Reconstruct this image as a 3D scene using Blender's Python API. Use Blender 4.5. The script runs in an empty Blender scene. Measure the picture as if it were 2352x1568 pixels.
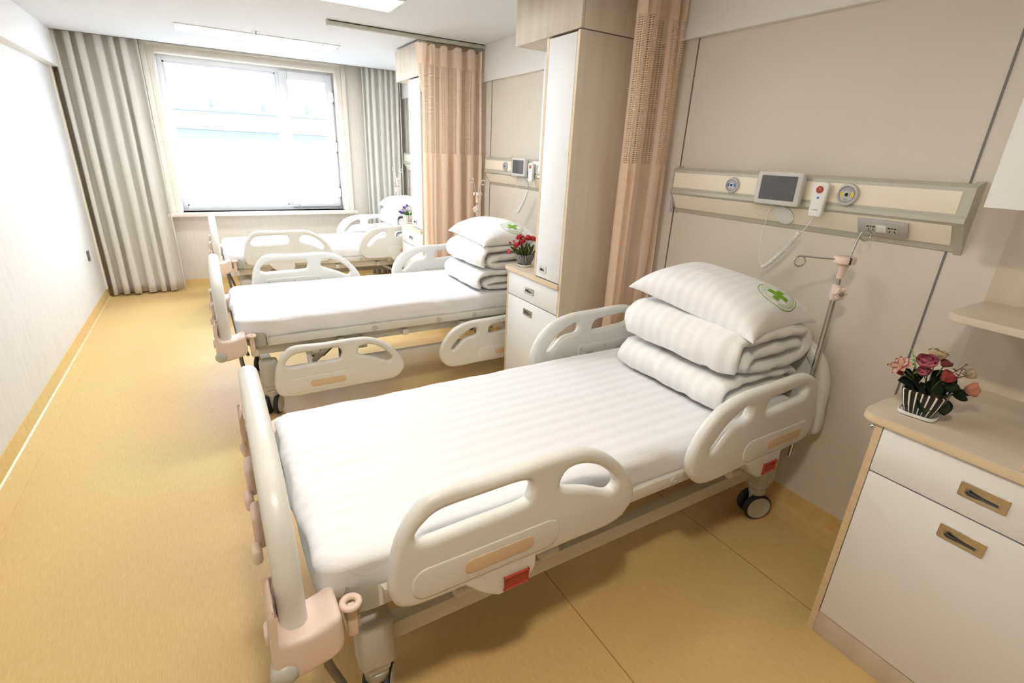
import bpy, bmesh, math, random
from mathutils import Vector, Matrix, noise

PI = math.pi
random.seed(7)
sc = bpy.context.scene
COL = sc.collection

# ------------------------------------------------------------------ camera, world, exposure
YAW, PITCH, ROLL, FPX = 0.5470275, 0.3617664, 0.0440267, 1132.017
fw = Vector((math.sin(YAW)*math.cos(PITCH), math.cos(YAW)*math.cos(PITCH), -math.sin(PITCH)))
rt0 = Vector((math.cos(YAW), -math.sin(YAW), 0)); up0 = rt0.cross(fw)
rt = math.cos(ROLL)*rt0 + math.sin(ROLL)*up0
up = -math.sin(ROLL)*rt0 + math.cos(ROLL)*up0
cd = bpy.data.cameras.new('camera'); cam = bpy.data.objects.new('camera', cd); COL.objects.link(cam)
cam.matrix_world = Matrix(((rt.x, up.x, -fw.x, 0), (rt.y, up.y, -fw.y, 0), (rt.z, up.z, -fw.z, 1.5), (0, 0, 0, 1)))
cd.sensor_width = 36; cd.lens = 36*FPX/2352; cd.clip_start = 0.02
sc.camera = cam
sc.view_settings.view_transform = 'Standard'; sc.view_settings.look = 'None'
sc.view_settings.gamma = 1; sc.view_settings.use_curve_mapping = False
sc.view_settings.exposure = 1.07
LAMP_E, SKY_E = 12.0, 9.5
w = bpy.data.worlds.new('World'); sc.world = w; w.use_nodes = True
wb = w.node_tree.nodes['Background']; wb.inputs[0].default_value = (0.82, 0.91, 1.0, 1); wb.inputs[1].default_value = SKY_E

# room measures (metres)
XL, XR, YF, YB, ZC = -1.01, 2.131, 6.25, -3.0, 2.322
WX0, WX1, WZ0, WZ1 = -0.255, 1.385, 0.80, 2.265         # window opening
UNITS = (-0.045, 2.117, 4.20)                          # near side of each bedside unit
UW, XF = 0.62, 1.587                                   # unit width, front face
BAY = (0.0, 2.09, 4.18)                                # offset of each bedhead panel

# daylight portal in the window opening
ld = bpy.data.lights.new('window_daylight', 'AREA'); lo = bpy.data.objects.new('window_daylight', ld); COL.objects.link(lo)
ld.shape = 'RECTANGLE'; ld.size = WX1-WX0+.1; ld.size_y = WZ1-WZ0+.1
lo.location = ((WX0+WX1)/2, YF+.25, (WZ0+WZ1)/2); lo.rotation_euler = (-PI/2, 0, 0)
ld.cycles.is_portal = True

# ------------------------------------------------------------------ materials
def lin(c): c /= 255; return c/12.92 if c <= .04045 else ((c+.055)/1.055)**2.4
def rgb(r, g, b): return (lin(r), lin(g), lin(b), 1)
MATS = {}
def mat(name, col, rough=.5, metal=0, spec=.5, var=None, vscale=(8, 8, 8), var_amt=.5, bump=None, bscale=(40, 40, 40), bdist=.002, coat=0, sheen=0, coords='Object', detail=4):
    m = bpy.data.materials.new(name); m.use_nodes = True; nt = m.node_tree; n = nt.nodes; p = n['Principled BSDF']
    p.inputs['Base Color'].default_value = col; p.inputs['Roughness'].default_value = rough; p.inputs['Metallic'].default_value = metal
    p.inputs['Specular IOR Level'].default_value = spec; p.inputs['Coat Weight'].default_value = coat; p.inputs['Sheen Weight'].default_value = sheen
    tc = n.new('ShaderNodeTexCoord')
    def nz(scale):
        mp = n.new('ShaderNodeMapping'); mp.inputs['Scale'].default_value = scale; nt.links.new(tc.outputs[coords], mp.inputs[0])
        t = n.new('ShaderNodeTexNoise'); t.inputs['Scale'].default_value = 1; t.inputs['Detail'].default_value = detail; nt.links.new(mp.outputs[0], t.inputs[0]); return t
    if var:
        t = nz(vscale); mx = n.new('ShaderNodeMix'); mx.data_type = 'RGBA'
        r = n.new('ShaderNodeMapRange'); r.inputs[1].default_value = .5-var_amt/2; r.inputs[2].default_value = .5+var_amt/2; nt.links.new(t.outputs[0], r.inputs[0])
        mx.inputs[6].default_value = col; mx.inputs[7].default_value = var; nt.links.new(r.outputs[0], mx.inputs[0]); nt.links.new(mx.outputs[2], p.inputs['Base Color'])
    if bump:
        t = nz(bscale); b = n.new('ShaderNodeBump'); b.inputs['Strength'].default_value = bump; b.inputs['Distance'].default_value = bdist
        nt.links.new(t.outputs[0], b.inputs['Height']); nt.links.new(b.outputs[0], p.inputs['Normal'])
    MATS[name] = m; return m

PLASTIC = mat('bed_plastic', rgb(226, 226, 220), .32, bump=.05, bscale=(60, 60, 60))
GREYP = mat('grey_plastic', rgb(196, 196, 188), .4)
PINKP = mat('pink_plastic', rgb(236, 214, 200), .35)
TAN = mat('tan_insert', rgb(222, 194, 160), .45)
FRAME = mat('cream_steel', rgb(222, 219, 208), .38)
DARKST = mat('dark_steel', rgb(120, 122, 122), .35, .6)
CHROME = mat('chrome', rgb(205, 205, 205), .16, 1)
BLACK = mat('black_rubber', rgb(38, 38, 42), .55)
REDP = mat('red_plastic', rgb(172, 66, 44), .5)
WOOD = mat('light_wood', rgb(216, 205, 186), .42, var=rgb(199, 185, 163), vscale=(14, 14, 1.2), var_amt=.5, bump=.08, bscale=(60, 60, 4), bdist=.001)
WOODH = mat('light_wood_flat', rgb(216, 205, 186), .35, var=rgb(199, 185, 163), vscale=(14, 1.5, 14), var_amt=.5)
EDGE = mat('edge_band', rgb(226, 206, 172), .4, var=rgb(214, 191, 154), vscale=(60, 4, 60))
LAM = mat('white_laminate', rgb(236, 237, 237), .5, bump=.04, bscale=(120, 120, 120))
METAL = mat('brushed_metal', rgb(200, 196, 190), .28, 1, bump=.05, bscale=(200, 8, 200))
DARK = mat('dark_recess', rgb(60, 56, 54), .5)
WHITEP = mat('white_plastic', rgb(240, 240, 238), .3)
SCREEN = mat('grey_screen', rgb(104, 104, 108), .18)
SILVER = mat('silver_plastic', rgb(200, 198, 200), .32, .35)
ALU = mat('champagne_aluminium', rgb(198, 197, 182), .32, .25)
CREAM = mat('cream_panel', rgb(246, 238, 219), .35)
BLUE = mat('blue_mark', rgb(60, 130, 215), .4); YEL = mat('yellow_mark', rgb(232, 214, 40), .4); GREYT = mat('grey_print', rgb(120, 120, 124), .5)
GREEN = mat('green_print', rgb(122, 176, 32), .8)
CEIL = mat('ceiling_paint', rgb(226, 227, 229), .85)
WALLW = mat('white_wallpaper', rgb(224, 223, 221), .7, var=rgb(217, 215, 211), vscale=(50, 50, 9), var_amt=.35, bump=.15, bscale=(90, 90, 12), bdist=.002)
WALLB = mat('beige_wall_panel', rgb(222, 215, 203), .55, var=rgb(217, 209, 196), vscale=(2, 2, 2))
WALLF = mat('beige_wallpaper', rgb(226, 218, 206), .7, var=rgb(219, 210, 197), vscale=(60, 60, 8), var_amt=.35)
BEAM = mat('beam_paint', rgb(236, 234, 231), .75)
MARBLE = mat('cream_marble', rgb(240, 236, 226), .22, var=rgb(226, 214, 195), vscale=(7, 7, 7), var_amt=.7, detail=9)
PVC = mat('white_upvc', rgb(226, 228, 233), .3)
GCLOTH = mat('grey_curtain_cloth', rgb(220, 217, 208), .85, sheen=.2, bump=.1, bscale=(300, 300, 300))
ROOFM = mat('outside_render', (.165, .175, .185, 1), .9); SLATE = mat('outside_slate', (.065, .074, .082, 1), .9)
LEAF = mat('dark_leaf', rgb(58, 78, 56), .5, var=rgb(38, 56, 42), vscale=(30, 30, 30)); LEAF2 = mat('olive_leaf', rgb(104, 122, 50), .5, var=rgb(70, 88, 40), vscale=(30, 30, 30))
BRIGHTLEAF = mat('bright_leaf', rgb(96, 172, 60), .5)
SOIL = mat('moss', rgb(60, 56, 40), .9)
SEAM = mat('floor_seam', rgb(170, 128, 62), .5)
GREYGAP = mat('grey_gap_strip', rgb(120, 120, 118), .4, .3)

def floor_mat():
    m = mat('yellow_vinyl', rgb(222, 184, 104), .34, spec=.5); nt = m.node_tree; n = nt.nodes; p = n['Principled BSDF']
    tc = n.new('ShaderNodeTexCoord'); mp = n.new('ShaderNodeMapping'); mp.inputs['Scale'].default_value = (300, 22, 1); nt.links.new(tc.outputs['Object'], mp.inputs[0])
    t = n.new('ShaderNodeTexNoise'); t.inputs['Scale'].default_value = 1; t.inputs['Detail'].default_value = 6; nt.links.new(mp.outputs[0], t.inputs[0])
    mp2 = n.new('ShaderNodeMapping'); mp2.inputs['Scale'].default_value = (1.2, 1.2, 1); nt.links.new(tc.outputs['Object'], mp2.inputs[0])
    t2 = n.new('ShaderNodeTexNoise'); t2.inputs['Detail'].default_value = 3; t2.inputs['Scale'].default_value = 1; nt.links.new(mp2.outputs[0], t2.inputs[0])
    cr = n.new('ShaderNodeValToRGB'); e = cr.color_ramp.elements
    e[0].position = .3; e[0].color = rgb(217, 181, 114); e[1].position = .7; e[1].color = rgb(227, 195, 134)
    nt.links.new(t.outputs[0], cr.inputs[0])
    mx = n.new('ShaderNodeMix'); mx.data_type = 'RGBA'; mx.blend_type = 'MULTIPLY'; mx.inputs[0].default_value = .25
    nt.links.new(cr.outputs[0], mx.inputs[6]); nt.links.new(t2.outputs[1], mx.inputs[7])
    hs = n.new('ShaderNodeHueSaturation'); hs.inputs['Value'].default_value = 1.12; nt.links.new(mx.outputs[2], hs.inputs['Color'])
    nt.links.new(hs.outputs[0], p.inputs['Base Color'])
    rr = n.new('ShaderNodeMapRange'); rr.inputs[3].default_value = .40; rr.inputs[4].default_value = .54; nt.links.new(t2.outputs[0], rr.inputs[0]); nt.links.new(rr.outputs[0], p.inputs['Roughness'])
    return m
FLOOR = floor_mat()

def sheet_mat(name, axis, period, col=(238, 238, 241)):
    """white cotton with tone-on-tone satin stripes across one axis, plus soft creases"""
    m = mat(name, rgb(*col), .75, sheen=.15); nt = m.node_tree; n = nt.nodes; p = n['Principled BSDF']
    tc = n.new('ShaderNodeTexCoord'); sp = n.new('ShaderNodeSeparateXYZ'); nt.links.new(tc.outputs['Object'], sp.inputs[0])
    k = n.new('ShaderNodeMath'); k.operation = 'MULTIPLY'; k.inputs[1].default_value = 2*PI/period; nt.links.new(sp.outputs[axis], k.inputs[0])
    s = n.new('ShaderNodeMath'); s.operation = 'SINE'; nt.links.new(k.outputs[0], s.inputs[0])
    r = n.new('ShaderNodeMapRange'); r.inputs[1].default_value = -.15; r.inputs[2].default_value = .15; nt.links.new(s.outputs[0], r.inputs[0])
    mx = n.new('ShaderNodeMix'); mx.data_type = 'RGBA'; mx.inputs[6].default_value = rgb(*col); mx.inputs[7].default_value = rgb(col[0]-5, col[1]-5, col[2]-5)
    nt.links.new(r.outputs[0], mx.inputs[0]); nt.links.new(mx.outputs[2], p.inputs['Base Color'])
    r2 = n.new('ShaderNodeMapRange'); r2.inputs[3].default_value = .8; r2.inputs[4].default_value = .5; nt.links.new(r.outputs[0], r2.inputs[0]); nt.links.new(r2.outputs[0], p.inputs['Roughness'])
    t = n.new('ShaderNodeTexNoise'); t.inputs['Scale'].default_value = 7; t.inputs['Detail'].default_value = 3; t.inputs['Distortion'].default_value = 1.2; nt.links.new(tc.outputs['Object'], t.inputs[0])
    b = n.new('ShaderNodeBump'); b.inputs['Strength'].default_value = .35; b.inputs['Distance'].default_value = .012; nt.links.new(t.outputs[0], b.inputs['Height'])
    t2 = n.new('ShaderNodeTexNoise'); t2.inputs['Scale'].default_value = 2.6; t2.inputs['Detail'].default_value = 1; t2.inputs['Distortion'].default_value = .5; nt.links.new(tc.outputs['Object'], t2.inputs[0])
    q = n.new('ShaderNodeMath'); q.operation = 'SUBTRACT'; q.inputs[1].default_value = .5; nt.links.new(t2.outputs[0], q.inputs[0]); qa = n.new('ShaderNodeMath'); qa.operation = 'ABSOLUTE'; nt.links.new(q.outputs[0], qa.inputs[0])
    qr = n.new('ShaderNodeMapRange'); qr.inputs[1].default_value = 0; qr.inputs[2].default_value = .012; qr.inputs[3].default_value = 1; qr.inputs[4].default_value = 0; nt.links.new(qa.outputs[0], qr.inputs[0])   # thin pressed creases
    b2 = n.new('ShaderNodeBump'); b2.inputs['Strength'].default_value = .10; b2.inputs['Distance'].default_value = .004; nt.links.new(qr.outputs[0], b2.inputs['Height']); nt.links.new(b.outputs[0], b2.inputs['Normal']); nt.links.new(b2.outputs[0], p.inputs['Normal'])
    return m
SHEET = sheet_mat('striped_sheet', 1, .055); QUILT = sheet_mat('striped_quilt', 1, .05, (242, 241, 240)); PILLOW = sheet_mat('striped_pillowcase', 1, .045, (244, 244, 245))

def glass_mat():
    m = bpy.data.materials.new('window_glass'); m.use_nodes = True; nt = m.node_tree; n = nt.nodes; n.clear()
    o = n.new('ShaderNodeOutputMaterial'); t = n.new('ShaderNodeBsdfTransparent'); g = n.new('ShaderNodeBsdfGlossy'); g.inputs['Roughness'].default_value = .02
    t.inputs[0].default_value = (.97, .98, 1, 1); f = n.new('ShaderNodeLayerWeight'); f.inputs[0].default_value = .5; x = n.new('ShaderNodeMixShader')
    pw = n.new('ShaderNodeMath'); pw.operation = 'POWER'; pw.inputs[1].default_value = 5; nt.links.new(f.outputs[1], pw.inputs[0]); ma = n.new('ShaderNodeMath'); ma.operation = 'MULTIPLY_ADD'; ma.inputs[1].default_value = .6; ma.inputs[2].default_value = .025; nt.links.new(pw.outputs[0], ma.inputs[0])
    nt.links.new(ma.outputs[0], x.inputs[0]); nt.links.new(t.outputs[0], x.inputs[1]); nt.links.new(g.outputs[0], x.inputs[2]); nt.links.new(x.outputs[0], o.inputs[0]); return m
GLASS = glass_mat()
def film_mat():
    m = bpy.data.materials.new('clear_film'); m.use_nodes = True; nt = m.node_tree; n = nt.nodes; n.clear()
    o = n.new('ShaderNodeOutputMaterial'); t = n.new('ShaderNodeBsdfTransparent'); g = n.new('ShaderNodeBsdfGlossy'); g.inputs['Roughness'].default_value = .12
    f = n.new('ShaderNodeFresnel'); f.inputs[0].default_value = 1.6; x = n.new('ShaderNodeMixShader'); fm = n.new('ShaderNodeMath'); fm.operation = 'MULTIPLY'; fm.inputs[1].default_value = .7
    tc = n.new('ShaderNodeTexCoord'); z = n.new('ShaderNodeTexNoise'); z.inputs['Scale'].default_value = 45; b = n.new('ShaderNodeBump'); b.inputs['Strength'].default_value = .9; b.inputs['Distance'].default_value = .01
    nt.links.new(tc.outputs['Object'], z.inputs[0]); nt.links.new(z.outputs[0], b.inputs['Height']); nt.links.new(b.outputs[0], g.inputs['Normal']); nt.links.new(b.outputs[0], f.inputs['Normal'])
    nt.links.new(f.outputs[0], fm.inputs[0]); nt.links.new(fm.outputs[0], x.inputs[0]); nt.links.new(t.outputs[0], x.inputs[1]); nt.links.new(g.outputs[0], x.inputs[2]); nt.links.new(x.outputs[0], o.inputs[0]); return m
FILM = film_mat()

def emit(name, col, s):
    m = bpy.data.materials.new(name); m.use_nodes = True; p = m.node_tree.nodes['Principled BSDF']
    p.inputs['Base Color'].default_value = (.9, .9, .9, 1); p.inputs['Emission Color'].default_value = (*col, 1); p.inputs['Emission Strength'].default_value = s; return m
LAMPM = emit('lamp_diffuser', (.96, .98, 1.0), LAMP_E)
LAMPN = emit('warm_downlight', (1.0, .90, .75), 130)
LAMPQ = emit('near_lamp_diffuser', (1.0, .96, .91), LAMP_E*.36)

def peach_mat():
    """peach ward-curtain cloth; woven net with slits between v = 1.485 and 2.125"""
    m = mat('peach_curtain_cloth', rgb(252, 232, 211), .8, sheen=.2); nt = m.node_tree; n = nt.nodes; p = n['Principled BSDF']; L = nt.links.new
    uv = n.new('ShaderNodeUVMap'); sp = n.new('ShaderNodeSeparateXYZ'); L(uv.outputs[0], sp.inputs[0])
    def M(op, a, b=None, c=None):
        k = n.new('ShaderNodeMath'); k.operation = op
        for i, v in enumerate((a, b, c)):
            if v is None: continue
            if isinstance(v, (int, float)): k.inputs[i].default_value = v
            else: L(v, k.inputs[i])
        return k.outputs[0]
    u, v = sp.outputs[0], sp.outputs[1]
    band = M('MULTIPLY', M('GREATER_THAN', v, 1.485), M('LESS_THAN', v, 2.125))
    fu = M('FRACT', M('DIVIDE', u, .0180)); fv = M('FRACT', M('DIVIDE', v, .0098))
    strip = M('LESS_THAN', M('FRACT', M('DIVIDE', u, .090)), .79)          # solid ribs between groups of slits
    hole = M('MULTIPLY', M('MULTIPLY', M('GREATER_THAN', fu, .30), M('GREATER_THAN', fv, .46)), M('MULTIPLY', band, strip))
    tr = n.new('ShaderNodeBsdfTransparent'); tl = n.new('ShaderNodeBsdfTranslucent'); tl.inputs[0].default_value = rgb(255, 230, 208)
    a = n.new('ShaderNodeMixShader'); a.inputs[0].default_value = .42; L(p.outputs[0], a.inputs[1]); L(tl.outputs[0], a.inputs[2])
    x = n.new('ShaderNodeMixShader'); L(hole, x.inputs[0]); L(a.outputs[0], x.inputs[1]); L(tr.outputs[0], x.inputs[2]); L(x.outputs[0], n['Material Output'].inputs[0])
    top = n.new('ShaderNodeMix'); top.data_type = 'RGBA'; top.inputs[6].default_value = rgb(255, 236, 212); top.inputs[7].default_value = rgb(255, 242, 224)
    L(M('GREATER_THAN', v, 2.2), top.inputs[0]); L(top.outputs[2], p.inputs['Base Color'])
    return m
PEACH = peach_mat()

def stripe_mat(name, a, b, count, duty):
    m = mat(name, a, .25); nt = m.node_tree; n = nt.nodes; p = n['Principled BSDF']; L = nt.links.new
    uv = n.new('ShaderNodeUVMap'); sp = n.new('ShaderNodeSeparateXYZ'); L(uv.outputs[0], sp.inputs[0])
    k = n.new('ShaderNodeMath'); k.operation = 'MULTIPLY'; k.inputs[1].default_value = count; L(sp.outputs[0], k.inputs[0])
    f = n.new('ShaderNodeMath'); f.operation = 'FRACT'; L(k.outputs[0], f.inputs[0])
    g = n.new('ShaderNodeMath'); g.operation = 'LESS_THAN'; g.inputs[1].default_value = duty; L(f.outputs[0], g.inputs[0])
    mx = n.new('ShaderNodeMix'); mx.data_type = 'RGBA'; mx.inputs[6].default_value = a; mx.inputs[7].default_value = b; L(g.outputs[0], mx.inputs[0]); L(mx.outputs[2], p.inputs['Base Color']); return m
POT1 = stripe_mat('black_pot_bold_white_stripes', rgb(26, 26, 28), rgb(238, 234, 220), 24, .27)
POT2 = stripe_mat('black_pot_thin_white_stripes', rgb(30, 30, 34), rgb(238, 238, 236), 36, .2)
POT3 = stripe_mat('white_pot_brown_stripes', rgb(240, 238, 230), rgb(110, 96, 84), 24, .25)
def petal(name, a, b): return mat(name, a, .6, var=b, vscale=(40, 40, 40), var_amt=.6, sheen=.1)
P_PINK = petal('pink_petal', rgb(206, 92, 120), rgb(236, 160, 178)); P_RED = petal('rose_petal', rgb(200, 76, 76), rgb(222, 112, 104))
P_CREAM = petal('cream_petal', rgb(240, 226, 196), rgb(228, 206, 164)); P_SALM = petal('salmon_petal', rgb(240, 160, 130), rgb(250, 190, 160))
P_PEACH = petal('pale_peach_petal', rgb(242, 186, 166), rgb(250, 214, 196)); P_MAUVE = petal('mauve_petal', rgb(170, 84, 92), rgb(196, 120, 124))
P_BURG = petal('burgundy_leaf', rgb(112, 44, 52), rgb(90, 34, 42)); P_CORAL = petal('coral_petal', rgb(240, 74, 74), rgb(250, 120, 110)); P_ROSE = petal('warm_pink_petal', rgb(244, 96, 116), rgb(250, 150, 160))
P_PURP = petal('purple_petal', rgb(104, 62, 176), rgb(140, 100, 200)); P_LILAC = petal('lilac_petal', rgb(214, 200, 236), rgb(236, 228, 246))

# ------------------------------------------------------------------ mesh helpers
def link(name, me, parent=None, loc=None, rot=None, kind=None, label=None):
    o = bpy.data.objects.new(name, me); COL.objects.link(o)
    if parent: o.parent = parent
    if loc is not None: o.location = loc
    if rot is not None: o.rotation_euler = rot
    if kind: o['kind'] = kind
    if label: o['label'] = label
    return o
def fin(bm, name, m, smooth=50):
    bmesh.ops.recalc_face_normals(bm, faces=bm.faces)
    me = bpy.data.meshes.new(name); bm.to_mesh(me); bm.free()
    if m: me.materials.append(m)
    if smooth:
        for p in me.polygons: p.use_smooth = True
        if smooth < 180: me.set_sharp_from_angle(angle=math.radians(smooth))
    return me
def part(name, bm, m, parent=None, loc=None, rot=None, smooth=50, **k): return link(name, fin(bm, name, m, smooth), parent, loc, rot, **k)
def thing(name, label, cat, loc=(0, 0, 0), rotz=0, group=None):
    o = bpy.data.objects.new(name, None); COL.objects.link(o); o.location = loc; o.rotation_euler = (0, 0, rotz); o.empty_display_size = .05
    return tag(o, label, cat, group)
def tag(o, label, cat, group=None):
    o['label'] = label; o['category'] = cat
    if group: o['group'] = group
    return o
def struct(name, bm, m, parent=None, smooth=0): return part(name, bm, m, parent, smooth=smooth, kind='structure')
B = bmesh.new
def box(bm, x0, x1, y0, y1, z0, z1, bev=0, seg=2):
    g = bmesh.ops.create_cube(bm, size=1); vs = g['verts']
    for v in vs: v.co = Vector(((x0+x1)/2+v.co.x*(x1-x0), (y0+y1)/2+v.co.y*(y1-y0), (z0+z1)/2+v.co.z*(z1-z0)))
    if bev:
        es = list({e for v in vs for e in v.link_edges}); bmesh.ops.bevel(bm, geom=es, offset=bev, segments=seg, affect='EDGES', profile=.5)
    return bm
def cbox(x0, x1, y0, y1, z0, z1, bev=0, seg=2): return box(B(), x0, x1, y0, y1, z0, z1, bev, seg)
def frames(pts, closed=False):
    n = len(pts); T = []
    for i in range(n):
        a = pts[(i-1) % n] if (closed or i > 0) else pts[i]; b = pts[(i+1) % n] if (closed or i < n-1) else pts[i]
        T.append((Vector(b)-Vector(a)).normalized())
    t = T[0]; nrm = t.orthogonal().normalized(); out = []
    for i in range(n):
        nrm = (nrm - T[i]*nrm.dot(T[i])); nrm = nrm.normalized() if nrm.length > 1e-6 else T[i].orthogonal().normalized()
        out.append((T[i], nrm, T[i].cross(nrm)))
    return out
def tube(bm, pts, r, seg=10, closed=False, cap=True):
    pts = [Vector(p) for p in pts]; fr = frames(pts, closed); rings = []
    for i, (p, (t, a, b)) in enumerate(zip(pts, fr)):
        rr = r[i] if isinstance(r, (list, tuple)) else r
        rings.append([bm.verts.new(p+(a*math.cos(k*2*PI/seg)+b*math.sin(k*2*PI/seg))*rr) for k in range(seg)])
    n = len(rings)
    for i in range(n if closed else n-1):
        A, C = rings[i], rings[(i+1) % n]
        for k in range(seg): bm.faces.new((A[k], A[(k+1) % seg], C[(k+1) % seg], C[k]))
    if cap and not closed: bm.faces.new(rings[0][::-1]); bm.faces.new(rings[-1])
    return bm
def lathe(bm, prof, seg=24, M=None):
    M = M or Matrix(); rings = []
    for r, z in prof: rings.append([bm.verts.new(M @ Vector((max(r, 1e-4)*math.cos(k*2*PI/seg), max(r, 1e-4)*math.sin(k*2*PI/seg), z))) for k in range(seg)])
    for A, C in zip(rings, rings[1:]):
        for k in range(seg): bm.faces.new((A[k], A[(k+1) % seg], C[(k+1) % seg], C[k]))
    bm.faces.new(rings[0][::-1]); bm.faces.new(rings[-1]); return bm
def AX(loc, d, rollv=None):
    """matrix taking +z to direction d at loc"""
    return Matrix.Translation(Vector(loc)) @ Vector(d).normalized().to_track_quat('Z', 'Y').to_matrix().to_4x4()
def cr(pts, n=6, closed=True):
    """Catmull-Rom through 2D points"""
    P = [Vector((*p, 0)) if len(p) == 2 else Vector(p) for p in pts]; N = len(P); out = []
    rng = range(N) if closed else range(N-1)
    for i in rng:
        g = lambda k: P[k % N] if closed else P[min(max(k, 0), N-1)]
        p0, p1, p2, p3 = g(i-1), g(i), g(i+1), g(i+2)
        for j in range(n):
            t = j/n; out.append(.5*((2*p1)+(-p0+p2)*t+(2*p0-5*p1+4*p2-p3)*t*t+(-p0+3*p1-3*p2+p3)*t**3))
    if not closed: out.append(P[-1])
    return out
def rrect(x0, x1, y0, y1, r, n=5):
    o = []
    for cx, cy, a in ((x1-r, y1-r, 0), (x0+r, y1-r, PI/2), (x0+r, y0+r, PI), (x1-r, y0+r, 1.5*PI)):
        for k in range(n+1): o.append((cx+r*math.cos(a+k*PI/2/n), cy+r*math.sin(a+k*PI/2/n)))
    return o
def plate(name, loops, thick, bev, m, M=None, smooth=60, res=3):
    """solid plate from a 2D outline with holes (loops[1:]), rounded on every rim; lies in XY, thickness along Z, then moved by M"""
    cu = bpy.data.curves.new('tmp', 'CURVE'); cu.dimensions = '2D'; cu.fill_mode = 'BOTH'
    cu.extrude = max(thick/2-bev, .0001); cu.bevel_depth = bev; cu.bevel_resolution = res; cu.offset = -bev
    for lp in loops:
        s = cu.splines.new('POLY'); s.points.add(len(lp)-1); s.use_cyclic_u = True
        for q, p in zip(s.points, lp): q.co = (p[0], p[1], 0, 1)
    ob = bpy.data.objects.new('tmp', cu); COL.objects.link(ob)
    dg = bpy.context.evaluated_depsgraph_get(); me = bpy.data.meshes.new_from_object(ob.evaluated_get(dg)); COL.objects.unlink(ob); bpy.data.objects.remove(ob); bpy.data.curves.remove(cu)
    bm = B(); bm.from_mesh(me); bpy.data.meshes.remove(me); bmesh.ops.remove_doubles(bm, verts=bm.verts, dist=1e-5)
    if M: bm.transform(M)
    return fin(bm, name, m, smooth)
XZ = Matrix(((1, 0, 0, 0), (0, 0, -1, 0), (0, 1, 0, 0), (0, 0, 0, 1)))      # plate in the x-z plane, front towards -y
YZ = Matrix(((0, 0, 1, 0), (1, 0, 0, 0), (0, 1, 0, 0), (0, 0, 0, 1)))       # plate in the y-z plane
def copy_tree(o, parent=None):
    c = o.copy(); COL.objects.link(c)
    if parent: c.parent = parent
    for ch in [x for x in bpy.data.objects if x.parent == o]: copy_tree(ch, c)
    return c
def text_mesh(s, size, m, depth=.0003):
    cu = bpy.data.curves.new('tmp', 'FONT'); cu.body = s; cu.size = size; cu.align_x = 'CENTER'; cu.align_y = 'CENTER'; cu.extrude = depth
    ob = bpy.data.objects.new('tmp', cu); COL.objects.link(ob); dg = bpy.context.evaluated_depsgraph_get()
    me = bpy.data.meshes.new_from_object(ob.evaluated_get(dg)); COL.objects.unlink(ob); bpy.data.objects.remove(ob); bpy.data.curves.remove(cu); return me

# ------------------------------------------------------------------ the room
struct('floor', cbox(XL-.1, XR+.1, YB-.1, YF+.1, -.1, 0), FLOOR)
CY1 = 6.07                                                              # the ceiling stops short of the window wall: curtain pocket
struct('ceiling', cbox(XL-.1, XR+.1, YB-.1, CY1, ZC, ZC+.1), CEIL)
struct('trim_1', cbox(XL-.1, XR+.1, CY1, YF+.35, ZC+.2, ZC+.26), CEIL)       # top of the curtain pocket
struct('trim_2', cbox(XL-.1, XR+.1, CY1-.02, CY1, ZC, ZC+.2), CEIL)
bm = B(); box(bm, XL+.30, XL+.302, YB, CY1-.09, ZC-.001, ZC); box(bm, XL+.30, XR, CY1-.092, CY1-.09, ZC-.001, ZC); box(bm, 1.60, 1.602, 2.9, 4.1, ZC-.001, ZC)
struct('trim_3', bm, BEAM)                                              # joints between the ceiling boards
struct('wall_left', cbox(XL-.12, XL, YB-.1, YF+.1, 0, ZC+.26), WALLW)
struct('wall_right', cbox(XR, XR+.12, YB-.1, YF+.1, 0, ZC+.26), WALLB)
struct('wall_back', cbox(XL-.1, XR+.1, YB-.12, YB, 0, ZC+.2), mat('low_bounce_brown_wall', rgb(150, 126, 100), .6))  # unseen wall behind the camera; brown chosen so it bounces less light back
bm = B(); W2 = YF+.30
box(bm, XL-.1, WX0, YF, W2, 0, ZC+.26); box(bm, WX1, XR+.1, YF, W2, 0, ZC+.26); box(bm, WX0, WX1, YF, W2, 0, WZ0); box(bm, WX0, WX1, YF, W2, WZ1, ZC+.26)
struct('wall_far', bm, WALLF)
struct('trim_4', cbox(XL, -.945, YB, 6.13, 2.045, ZC), BEAM)           # boxed beam along the left wall
struct('trim_5', cbox(2.105, XR, YB, YF, 2.057, ZC), BEAM)             # boxed beam along the right wall
struct('trim_6', cbox(XL, XL+.014, 6.10, 6.14, .09, 2.045), CREAM)     # edge strip of the wallpaper
def skirting(name, ax, pos, sgn, a, b):
    prof = [(0, .095), (.005, .095), (.007, .03), (.014, .012), (.034, .003), (.10, .0015), (.10, 0), (0, 0)]; bm = B(); ends = []
    for t in (a, b):
        ends.append([bm.verts.new((pos+sgn*d, t, z) if ax == 'x' else (t, pos+sgn*d, z)) for d, z in prof])
    n = len(prof)
    for i in range(n): bm.faces.new((ends[0][i], ends[0][(i+1) % n], ends[1][(i+1) % n], ends[1][i]))
    bm.faces.new(ends[0]); bm.faces.new(ends[1]); struct(name, bm, FLOOR, smooth=30)
skirting('baseboard_left', 'x', XL, 1, YB, 6.14); skirting('baseboard_right', 'x', XR, -1, YB, YF); skirting('baseboard_far', 'y', YF, -1, XL, XR)
bm = B(); box(bm, .904, .907, YB, 2.2, 0, .0012); box(bm, 1.66, 1.663, YB, 2.2, 0, .0012); struct('trim_7', bm, SEAM)
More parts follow.
